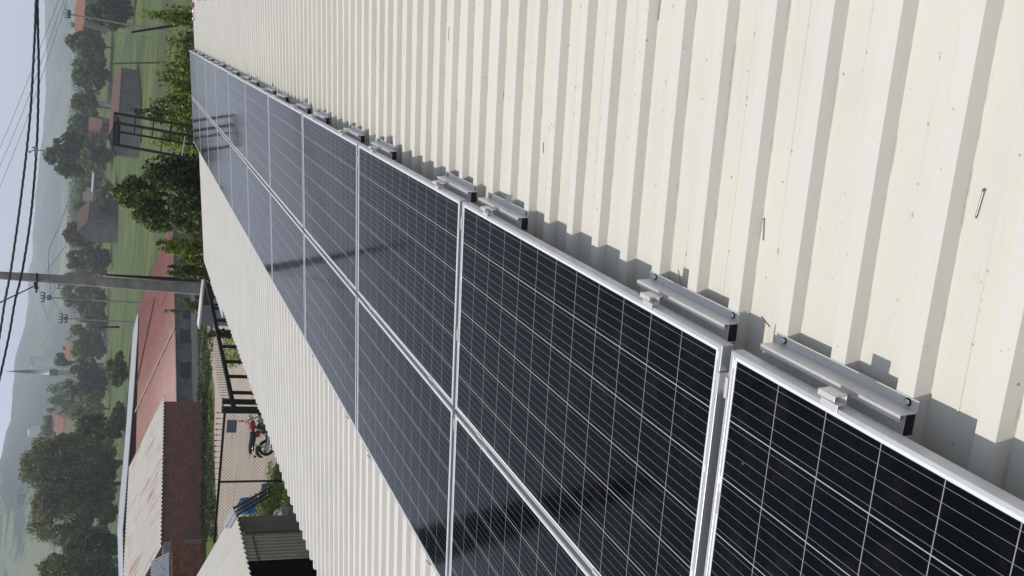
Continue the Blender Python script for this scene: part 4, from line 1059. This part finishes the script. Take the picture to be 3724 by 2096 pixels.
# small crossarm poles
def xpole(label, pxt, pxb, py, Y, arms, wpole=.16):
    P = foot(pxb, py, Y); o = thing('crossarm_pole', label, 'utility pole', P, (0, 0, 0), 'small electricity poles in the village')
    h = ztop(P.x, P.y, pxt) - P.z; mb = MB(); mb.tube([(0, 0, 0), (0, 0, h)], [wpole, wpole * .6], 6); mb.build('shaft', M['concrete'], o)
    for (px, w_) in arms:
        z = ztop(P.x, P.y, px) - P.z; mb = MB(); mb.bar((-w_, 0, z), (w_, 0, z), .16, .16)
        for x in (-w_, -w_ * .3, w_ * .3, w_): mb.box((x - .06, -.06, z), (x + .06, .06, z + .45))
        mb.build('crossarm', M['wire'], o)
xpole('crossarm pole standing closest left of the tall concrete pole', 156, 250, 1087, 140, [(161, .7), (184, .3)])
xpole('crossarm pole farther left with two crossarms', 224, 275, 1161, 150, [(226, .75), (243, .6)])
xpole('dark crossarm pole in front of the orange roof at the top edge', 246, 330, 66, 140, [(249, .5), (255, .5)])
xpole('white antenna pole beside the orange roofed house', 268, 310, 98, 170, [(268, .35)], .08)
# slanted posts in the meadow
for (a, b_, Y, lab, w_, m_) in (((478, 118), (690, 84), 55, 'long slanted dark post crossing the meadow at the top right', .11, 'black'), ((405, 232), (560, 229), 80, 'thin grey post before the barn corner', .10, 'greywall'),
                      ((572, 292), (608, 293), 50, 'short dark stake in the meadow', .09, 'black'), ((370, 1190), (420, 1190), 80, 'short dark post in the meadow left of the pole', .10, 'black')):
    A, Bq = at(*a, Y), at(*b_, Y); g = foot(b_[0], b_[1], Y)
    o = thing('wooden_post', lab, 'post', Bq); mb = MB(); d_ = (A - Bq); mb.tube([tuple(-d_ * .3), (0, 0, 0), tuple(d_)], [w_, w_, w_ * .55], 6); mb.build('shaft', M[m_], o)

# ================================================================== STEEL STAND BEHIND THE ROOF END
SYY = 29.0
sO = foot(700, 520, SYY); stn = thing('steel_stand', 'dark square steel stand with a slatted top behind the roof end', 'steel stand', sO)
def sp3(px, py, Y=SYY): return at(px, py, Y) - sO
def leg(pt, pb_, w_=.07, Y=SYY):
    a, b_ = sp3(*pt, Y), sp3(*pb_, Y); d_ = b_ - a; e = b_ + d_ * ((terrain(0, Y) - sO.z - b_.z) / d_.z if abs(d_.z) > .01 else 0)
    mb = MB(); mb.bar(a, e, w_); return mb.build('leg', M['black'], stn)
leg((413, 411), (696, 460)); leg((422, 446), (696, 495), .075, SYY - .8); leg((436, 480), (590, 507), .06, SYY + .8); leg((409, 524), (696, 577), .075, SYY)
mb = MB()
for a, b_ in (((416, 414), (412, 524)), ((422, 418), (420, 524)), ((430, 424), (428, 522)), ((436, 440), (433, 522))): mb.bar(sp3(*a), sp3(*b_), .065, .05)
mb.bar(sp3(418, 416), sp3(422, 447, SYY - .8), .06); mb.build('top_frame', M['black'], stn)
for a, b_ in (((494, 428), (488, 490)), ((560, 440), (552, 500)), ((623, 450), (617, 510)), ((517, 466), (511, 520)), ((595, 480), (585, 552)), ((673, 496), (660, 570)), ((690, 462), (686, 490))):
    mb = MB(); mb.bar(sp3(*a), sp3(*b_), .03 if a[0] != 623 else .06); mb.build('crossbar', M['black' if a[0] != 673 else 'steel'], stn)

# ================================================================== GATE, FENCE, YARD
ZRL = -2.3
def spikes(par, mat, A, Bq, n_, h, O, arrow=False):
    first_ = None
    for i in range(n_):
        p = A.lerp(Bq, (i + .5) / n_) - O
        if first_ is None:
            mb = MB(); mb.tube([(0, 0, 0), (0, 0, h * .62), (0, 0, h * .75), (0, 0, h)], [.009, .009, .026 if arrow else .009, .002], 4)
            first_ = mb.build('spike', mat, par); first_.location = p
        else:
            o = first_.copy(); COL.objects.link(o); o.parent = par; o.location = p
FA, FB = on(850, 1485, ZRL), on(749, 1012, ZRL)
fn = thing('sliding_gate', 'long black steel fence with thin spikes between the two pairs of gate posts', 'fence', V(FA, terrain(0, FA.y)))
O = V(FA, terrain(0, FA.y))
mb = MB(); mb.bar(FA - O, FB - O, .10, .12); mb.build('top_rail', M['black'], fn)
for py in (1045, 1081, 1122, 1165, 1212, 1260, 1315, 1369, 1428):
    p = along(V(FA, ZRL), (FB - FA).normalized(), py); mb = MB(); mb.bar((p.x - O.x, p.y - O.y, ZRL - O.z), (p.x - O.x, p.y - O.y, terrain(0, p.y) - O.z), .085); mb.build('upright', M['black'], fn)
spikes(fn, simple('rusty_brown_steel', (.12, .07, .05), .7), FA, FB, 62, .34, O)
def pillar(label, py0, py1, pt, Yp, cap):
    a = at(pt, (py0 + py1) / 2, Yp); g = V(a, terrain(0, Yp)); w_ = (py1 - py0) / F * Yp
    o = thing('gate_post', label, 'gate post', g, (0, 0, 0), 'square black gate posts'); mb = MB()
    h = a.z - g.z; mb.box((-w_ / 2, -w_ / 2, 0), (w_ / 2, w_ / 2, h)); mb.build('shaft', M['black'], o)
    mb = MB(); mb.box((-w_ * .62, -w_ * .62, h), (w_ * .62, w_ * .62, h + .05)); mb.build('cap', M['black'], o)
pillar('black gate post nearest the motorcycle', 1480, 1498, 813, 25.4, 1)
pillar('black gate post just right of the one by the motorcycle', 1453, 1469, 815, 25.6, 1)
pillar('black gate post at the far end by the glossy tree', 979, 988, 699, 36, 1)
pillar('wider black gate post at the far end beside the cabin', 991, 1004, 698, 35.6, 1)
# chain link fence towards the left
CA, CB = on(818, 1492, ZRL), on(779, 1975, ZRL); g = V(CA, terrain(0, CA.y))
cf = thing('chain_link_fence', 'black framed chain link fence with arrow tips in front of the street', 'fence', g); O = g
mb = MB(); mb.bar(CA - O, CB - O, .06, .07); mb.build('top_rail', M['black'], cf)
for py in (1753, 1500):
    p = along(V(CA, ZRL), (CB - CA).normalized(), py); mb = MB(); mb.bar((p.x - O.x, p.y - O.y, ZRL - O.z), (p.x - O.x, p.y - O.y, 0), .05); mb.build('fence_post', M['black'], cf)
spikes(cf, M['black'], CA, CB, 24, .26, O, True)
mb = MB(); uL = (CB - CA); LL = uL.length; uL.normalize(); hC = ZRL - O.z; kx = .11
i = -int(hC / kx)
while i * kx < LL:
    for s_ in (1, -1):
        x0 = i * kx if s_ > 0 else i * kx + hC; pts_ = []
        a = (i * kx, 0); b_ = (i * kx + hC, hC)
        if s_ < 0: a, b_ = (i * kx, hC), (i * kx + hC, 0)
        # clip to [0,LL]
        (xa, za), (xb, zb_) = a, b_
        if xb <= 0 or xa >= LL: continue
        if xa < 0: za += (zb_ - za) * (0 - xa) / (xb - xa); xa = 0
        if xb > LL: zb_ = za + (zb_ - za) * (LL - xa) / (xb - xa); xb = LL
        pa = (CA - O) + uL * xa; pb_ = (CA - O) + uL * xb
        mb.bar((pa.x, pa.y, za), (pb_.x, pb_.y, zb_), .0065)
    i += 1
mb.build('wire_mesh', M['thin'], cf)
pp = [along(V(CA, ZRL), (CB - CA).normalized(), py_) for py_ in (1527, 1573)]
fp = thing('fence_plate', 'grey blue metal plate hanging on the chain link fence near the gate post', 'plate', V(pp[0], ZRL)); zt_ = ztop(pp[0].x, pp[0].y, 826) - ZRL; zb2 = ztop(pp[0].x, pp[0].y, 862) - ZRL
uu = (CB - CA).normalized(); nn = Vector((uu.y, -uu.x, 0)); nn = nn if nn.y < 0 else -nn
a_, b_ = nn * .03, (pp[1] - pp[0]) + nn * .03; mb = MB(); mb.quad((a_.x, a_.y, zb2), (b_.x, b_.y, zb2), (b_.x, b_.y, zt_), (a_.x, a_.y, zt_)); o = mb.build('plate', simple('plate_paint', (.17, .19, .24), .5), fp); sv = o.modifiers.new('thick', 'SOLIDIFY'); sv.thickness = .01
# cabin
cA, cB = at(741, 1016, 40), at(722, 1194, 40); O = V((cA + cB) / 2, terrain(0, 40))
cb = thing('gate_cabin', 'small blue grey cabin with a thin white roof behind the black fence', 'cabin', O)
zc = (cA.z + cB.z) / 2 - O.z; wx = abs(cA.x - cB.x) / 2
mb = MB(); mb.box((-wx, -.15, zc - .05), (wx, .7, zc + .02)); mb.build('roof', M['white'], cb)
mb = MB(); mb.box((-wx * .86, 0, 0), (-.05, .6, zc - .051)); mb.build('grey_panel', M['teal'], cb)
mb = MB(); mb.box((.05, .01, 0), (wx * .8, .6, zc - .50)); mb.build('glazed_panel', M['glassgrey'], cb)
mb = MB(); mb.box((.05, .05, zc - .50), (wx * .8, .5, zc - .052)); mb.box((-.05, -.03, 0), (.05, .04, zc - .08)); mb.box((wx * .8, -.03, 0), (wx * .88, .04, zc - .08)); mb.build('frame_and_gap', M['black'], cb)  # black block stands for the dark gap under the roof, beside frame bars
# leaning sapling by the cabin
T('sapling', 'thin leaning sapling with sparse leaves before the pink roof', 'sapling', 1092, 1140, 590, 42, 'leaf_olive', 260, .11, .15, 12, .3, 60, None, bot=760)
T('sapling', 'low leafy shoots growing against the grey barn wall', 'sapling', 1050, 1120, 655, 50, 'leaf_mid', 500, .11, .1, 14, .3, 61, None, bot=735)
T('bush', 'dark scrub by the left side of the gate cabin', 'bush', 1165, 1215, 730, 38, 'leaf_dark', 900, .08, -.55, 14, .3, 62, None, bot=850)
# shed
SX, SZ = -11.25, -2.15; Y0s, Y1s = 13.0, 21.8; gS = terrain(0, 20)
sh = thing('corrugated_shed', 'white corrugated shed roof with beige sheet wall below our eave', 'shed', (SX, Y1s, gS))
rise = .42
mb = MB(); corr(mb, (.08, Y0s - Y1s, SZ - gS), (.08, 0, SZ - gS), (-6, 0, SZ - gS + 6.08 * rise), (-6, Y0s - Y1s, SZ - gS + 6.08 * rise), 40, .05)
def mat_shed():
    t = NT('white_shed_sheet'); o = t.coord(); X, Y, Z = sep(t, o)
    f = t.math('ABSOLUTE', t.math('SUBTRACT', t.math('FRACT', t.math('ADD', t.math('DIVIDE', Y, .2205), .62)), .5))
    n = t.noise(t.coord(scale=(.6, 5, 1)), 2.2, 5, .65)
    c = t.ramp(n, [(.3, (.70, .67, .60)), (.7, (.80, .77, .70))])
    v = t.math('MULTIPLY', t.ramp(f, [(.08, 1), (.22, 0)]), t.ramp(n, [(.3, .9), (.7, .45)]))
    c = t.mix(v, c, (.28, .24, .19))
    sp = t.ramp(t.noise(o, 14, 3), [(.70, 0), (.73, .7)]); c = t.mix(sp, c, (.2, .14, .1))
    t.set(Base_Color=c, Roughness=.5); return t.m
M['shedroof'] = mat_shed() if True else mat_ribmetal('white_shed_sheet', (.74, .73, .68), .1, 0, rust=.64, rustcol=(.45, .36, .28), rough=.5)
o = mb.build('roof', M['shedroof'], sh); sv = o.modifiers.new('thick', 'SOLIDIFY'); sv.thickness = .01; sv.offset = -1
mb = MB(); mb.box((-.38, -.20, 0), (.10, .10, .012), 0, Matrix.Translation((0, 0, SZ - gS + .10)) @ Matrix.Rotation(.398, 4, 'Y')); mb.box((-.25, -.42, 0), (.11, -.205, .012), 0, Matrix.Translation((0, 0, SZ - gS + .085)) @ Matrix.Rotation(.398, 4, 'Y')); mb.build('ridge_flashing', M['galv'], sh)
mb = MB()
yy = 19.5 - Y1s
n_ = 9; w_ = (20.85 - 19.5) / n_
for i in range(n_):
    ya = yy + i * w_
    x_ = -.02
    mb.add([(x_, ya, 0), (x_ , ya + w_ * .55, 0), (x_ - .05, ya + w_ * .65, 0), (x_ - .05, ya + w_ * .9, 0), (x_, ya + w_, 0),
            (x_, ya, SZ - gS), (x_, ya + w_ * .55, SZ - gS), (x_ - .05, ya + w_ * .65, SZ - gS), (x_ - .05, ya + w_ * .9, SZ - gS), (x_, ya + w_, SZ - gS)],
           [(k_, k_ + 1, k_ + 6, k_ + 5) for k_ in range(4)])
mb.build('sheet_wall', simple('beige_sheet', (.34, .31, .26), .6, 0, .15, 3), sh)
mb = MB(); mb.quad((-.10, 20.85 - Y1s, 0), (-.10, -.05, 0), (-.10, -.05, SZ - gS), (-.10, 20.85 - Y1s, SZ - gS)); mb.build('side_panel', M['greywall'], sh)
mb = MB(); mb.box((-5.9, Y0s - Y1s + .05, 0), (-5.8, -.05, SZ - gS + 2.3)); mb.quad((-5.9, -.06, 0), (-.1, -.06, 0), (-.1, -.06, SZ - gS), (-5.9, -.06, SZ - gS + 2.35)); mb.quad((-5.9, Y0s - Y1s + .06, 0), (-.1, Y0s - Y1s + .06, 0), (-.1, Y0s - Y1s + .06, SZ - gS), (-5.9, Y0s - Y1s + .06, SZ - gS + 2.35)); mb.build('back_wall', M['black'], sh)  # walls coloured black to stand for the shade inside the open shed
mb = MB(); mb.bar((.03, 20.75 - Y1s, 0), (.03, 20.75 - Y1s, SZ - gS - .1), .06); mb.bar((-.02, 19.5 - Y1s, SZ - gS - .28), (-.02, 20.9 - Y1s, SZ - gS - .28), .05); mb.build('frame_post', M['wood'], sh)
# leaning slatted board
A, Bq = on(843, 1870, -2.75), gnd(992, 1786); Bq.z += .05
bd = thing('slatted_board', 'long weathered slatted board leaning from the shed corner to the ground', 'board', Bq)
mb = MB(); d_ = A - Bq; sd = Vector((0, 0, 1)).cross(d_).normalized()
for o_ in (-.14, .0, .14): mb.bar(sd * o_ + Vector((0, 0, .02)), d_ + sd * o_, .055, .05)
for i in range(9): c_ = d_ * ((i + .5) / 9); mb.bar(c_ - sd * .19 + Vector((0, 0, .05)), c_ + sd * .19 + Vector((0, 0, .05)), .10 if i % 3 else .22, .02)
mb.build('slats', M['wood'], bd)
g = gnd(985, 1772); ps = thing('plastic_sheet', 'pale translucent sheet with a yellowish board leaning by the fence post', 'sheet', g)
mb = MB(); mb.box((-.30, -.02, 0), (.22, .0, .42), 0, Matrix.Rotation(.5, 4, 'X')); mb.build('sheet', M['poly'], ps)
mb = MB(); mb.bar((-.42, -.12, .42), (.2, -.12, .05), .07, .03); mb.build('board', M['lightwood'], ps)
g = gnd(965, 1838); g.z = terrain(0, g.y); bb = thing('blue_barrel', 'bright blue plastic barrel under the leaning board', 'barrel', g)
mb = MB(); mb.tube([(0, 0, 0), (0, 0, .06), (0, 0, .25), (0, 0, .29), (0, 0, .33), (0, 0, .58), (0, 0, .62), (0, 0, .66), (0, 0, .82), (0, 0, .88)], [.26, .29, .30, .315, .30, .30, .315, .30, .29, .24], 18); mb.build('drum', M['blue'], bb, True)
mb = MB(); mb.tube([(.1, 0, .87), (.1, 0, .92)], .05, 10); mb.build('lid', M['black'], bb)
def rock(label, px, py, s_, seed, mat, zs=.7):
    g = gnd(px, py); o = thing('rock', label, 'rock', g, (0, 0, seed), 'rocks by the eave'); mb = MB(); mb.ball((0, 0, s_ * zs * .5), (s_, s_ * .8, s_ * zs), 12, 8); r = random.Random(seed)
    nv = []
    for v in mb.v:
        f_ = 1 + .22 * math.sin(v[0] * 5 / s_ * .8 + seed) * math.cos(v[1] * 4 / s_ + seed * 2) + r.uniform(-.07, .07); nv.append((v[0] * f_, v[1] * f_, max(-.05, v[2] * f_)))
    mb.v = nv; mb.build('stone', mat, o)
rock('large dark cracked rock slab below the shed wall', 1025, 1905, .45, 1, M['darkstone'])
rock('pale rough stone closest to the eave', 1062, 1880, .42, 2, M['stone'], .9)
rock('second pale stone partly under the eave edge', 1078, 1915, .36, 3, M['stone'], .9)
rock('small dark stone beside the cracked slab', 1048, 1925, .22, 4, M['darkstone'])
cl = []; r = random.Random(15)
for i in range(120):
    p0 = gnd(r.uniform(985, 1065), r.uniform(1690, 1880)); cl.append((p0.x, p0.y, p0.z + .05, .22, .22, .12))
for i in range(90):
    p0 = gnd(r.uniform(900, 1010), r.uniform(1820, 1925)); cl.append((p0.x, p0.y, p0.z + .15, .2, .2, .25))
for i in range(120):
    p0 = gnd(r.uniform(820, 880), r.uniform(1210, 1330)); cl.append((p0.x, p0.y, p0.z + .06, .25, .25, .12))
o = leaves_mesh('yard_weeds', cl, 9000, .05, 16, M['leaf_fresh'], None, 2.2); tag(o, kind='stuff')

# ================================================================== MOTORCYCLE (side on, nose to the right)
Pm = gnd(998, 1652); hd = math.atan2(.42, .906)
mc = thing('motorcycle', 'red motorcycle with black seat and chrome exhausts parked behind the chain link fence', 'motorcycle', Pm, (0, 0, hd)); mc.scale = (.94, .94, .94); mc.location = Pm + Vector((.906, .42, 0)) * .22
def wheel(x):
    mb = MB(); mb.torus((x, 0, .30), .255, .048, n=28, m=8); wv2 = mb.build('wheel', M['rubber'], mc, True)
    mb = MB(); mb.torus((x, 0, .30), .20, .014, n=24, m=6)
    for i in range(8):
        a = i * math.pi / 4; mb.bar((x, 0, .30), (x + .2 * math.cos(a), 0, .30 + .2 * math.sin(a)), .022)
    mb.tube([(x, -.06, .30), (x, .06, .30)], .05, 10); mb.build('rim', simple('dusty_rim', (.20, .18, .15), .7), wv2)
wheel(0); wheel(1.28)
mb = MB()
for s_ in (-.07, .07): mb.tube([(1.28, s_, .30), (1.02, s_ * 1.1, .98)], .022, 8)
mb.build('fork', M['steel'], mc, True)
mb = MB(); mb.tube([(1.0, 0, .88), (.62, 0, .62), (.45, 0, .32), (.75, 0, .28), (1.0, 0, .70)], .022, 7); mb.tube([(.98, 0, .84), (.4, 0, .74), (-.12, 0, .76)], .02, 7); mb.tube([(.45, -.08, .32), (0, -.09, .30)], .02, 6); mb.tube([(.45, .08, .32), (0, .09, .30)], .02, 6)
mb.build('frame', M['black'], mc, True)
mb = MB(); mb.ball((.78, 0, .84), (.25, .13, .115), 14, 9); mb.build('fuel_tank', M['red'], mc, True)
mb = MB(); mb.ball((.50, 0, .66), (.13, .12, .10), 10, 7); mb.build('side_cover', M['red'], mc, True)
mb = MB(); mb.tube([(.60, 0, .84), (.35, 0, .81), (.05, 0, .85), (-.22, 0, .88)], [.09, .12, .11, .05], 10); mb.build('seat', M['rubber'], mc, True)
mb = MB(); mb.box((.52, -.12, .30), (.82, .12, .50)); mb.tube([(.72, 0, .48), (.82, 0, .68)], .085, 10)
for i in range(5): mb.tube([(.735 + i * .02, 0, .52 + i * .035), (.742 + i * .02, 0, .528 + i * .035)], .11, 12)
mb.build('engine', simple('dirty_engine', (.06, .058, .055), .6), mc)
for s_ in (-.15, .15):
    mb = MB(); mb.tube([(.82, s_ * .5, .55), (.86, s_ * .8, .34), (.6, s_, .25), (.3, s_, .27), (-.18, s_, .34)], [.018, .02, .024, .042, .045], 8); mb.build('exhaust', M['chrome'], mc, True)
mb = MB(); mb.tube([(.86, -.34, 1.02), (.98, -.2, 1.05), (1.02, 0, 1.0), (.98, .2, 1.05), (.86, .34, 1.02)], .014, 7); mb.build('handlebar', M['black'], mc, True)
for s_ in (-1, 1):
    mb = MB(); mb.tube([(.93, s_ * .24, 1.05), (.98, s_ * .3, 1.22)], .007, 5); mb.ball((.98, s_ * .31, 1.26), (.03, .07, .05), 8, 6); mb.build('mirror', M['black'], mc, True)
mb = MB(); mb.ball((1.12, 0, .93), (.08, .09, .09), 12, 8); mb.build('headlight', M['chrome'], mc, True)
mb = MB(); mb.tube([(1.52, 0, .48), (1.42, 0, .60), (1.28, 0, .63), (1.12, 0, .56)], [.03, .06, .065, .04], 8); mb.tube([(-.36, 0, .42), (-.30, 0, .55), (-.18, 0, .64), (.05, 0, .64)], [.03, .06, .07, .05], 8); mb.build('mudguard', M['black'], mc, True)
mb = MB(); mb.tube([(.1, -.13, .82), (-.2, -.12, .84), (-.38, -.08, .90), (-.40, 0, .91), (-.38, .08, .90), (-.2, .12, .84), (.1, .13, .82)], .012, 6); mb.build('grab_rail', M['chrome'], mc, True)
mb = MB(); mb.box((-.36, -.05, .66), (-.28, .05, .76)); mb.build('tail_light', M['red'], mc, bevel=.01)
for s_ in (-1, 1):
    mb = MB(); mb.tube([(0, s_ * .13, .30), (.12, s_ * .13, .76)], .026, 8); mb.build('shock_absorber', M['chrome'], mc, True)

# ================================================================== HAZE
t = NT('haze_air'); t.t.nodes.remove(t.b); vol = t.n('ShaderNodeVolumePrincipled'); vol.inputs['Color'].default_value = (.80, .875, 1.0, 1)
vol.inputs['Density'].default_value = .0004; vol.inputs['Anisotropy'].default_value = 0.0; t.l(vol.outputs[0], t.o.inputs['Volume'])
mb = MB(); mb.box((-5200, -90, -12), (4600, 4900, 560)); hz_ = mb.build('haze', t.m); tag(hz_, kind='stuff')
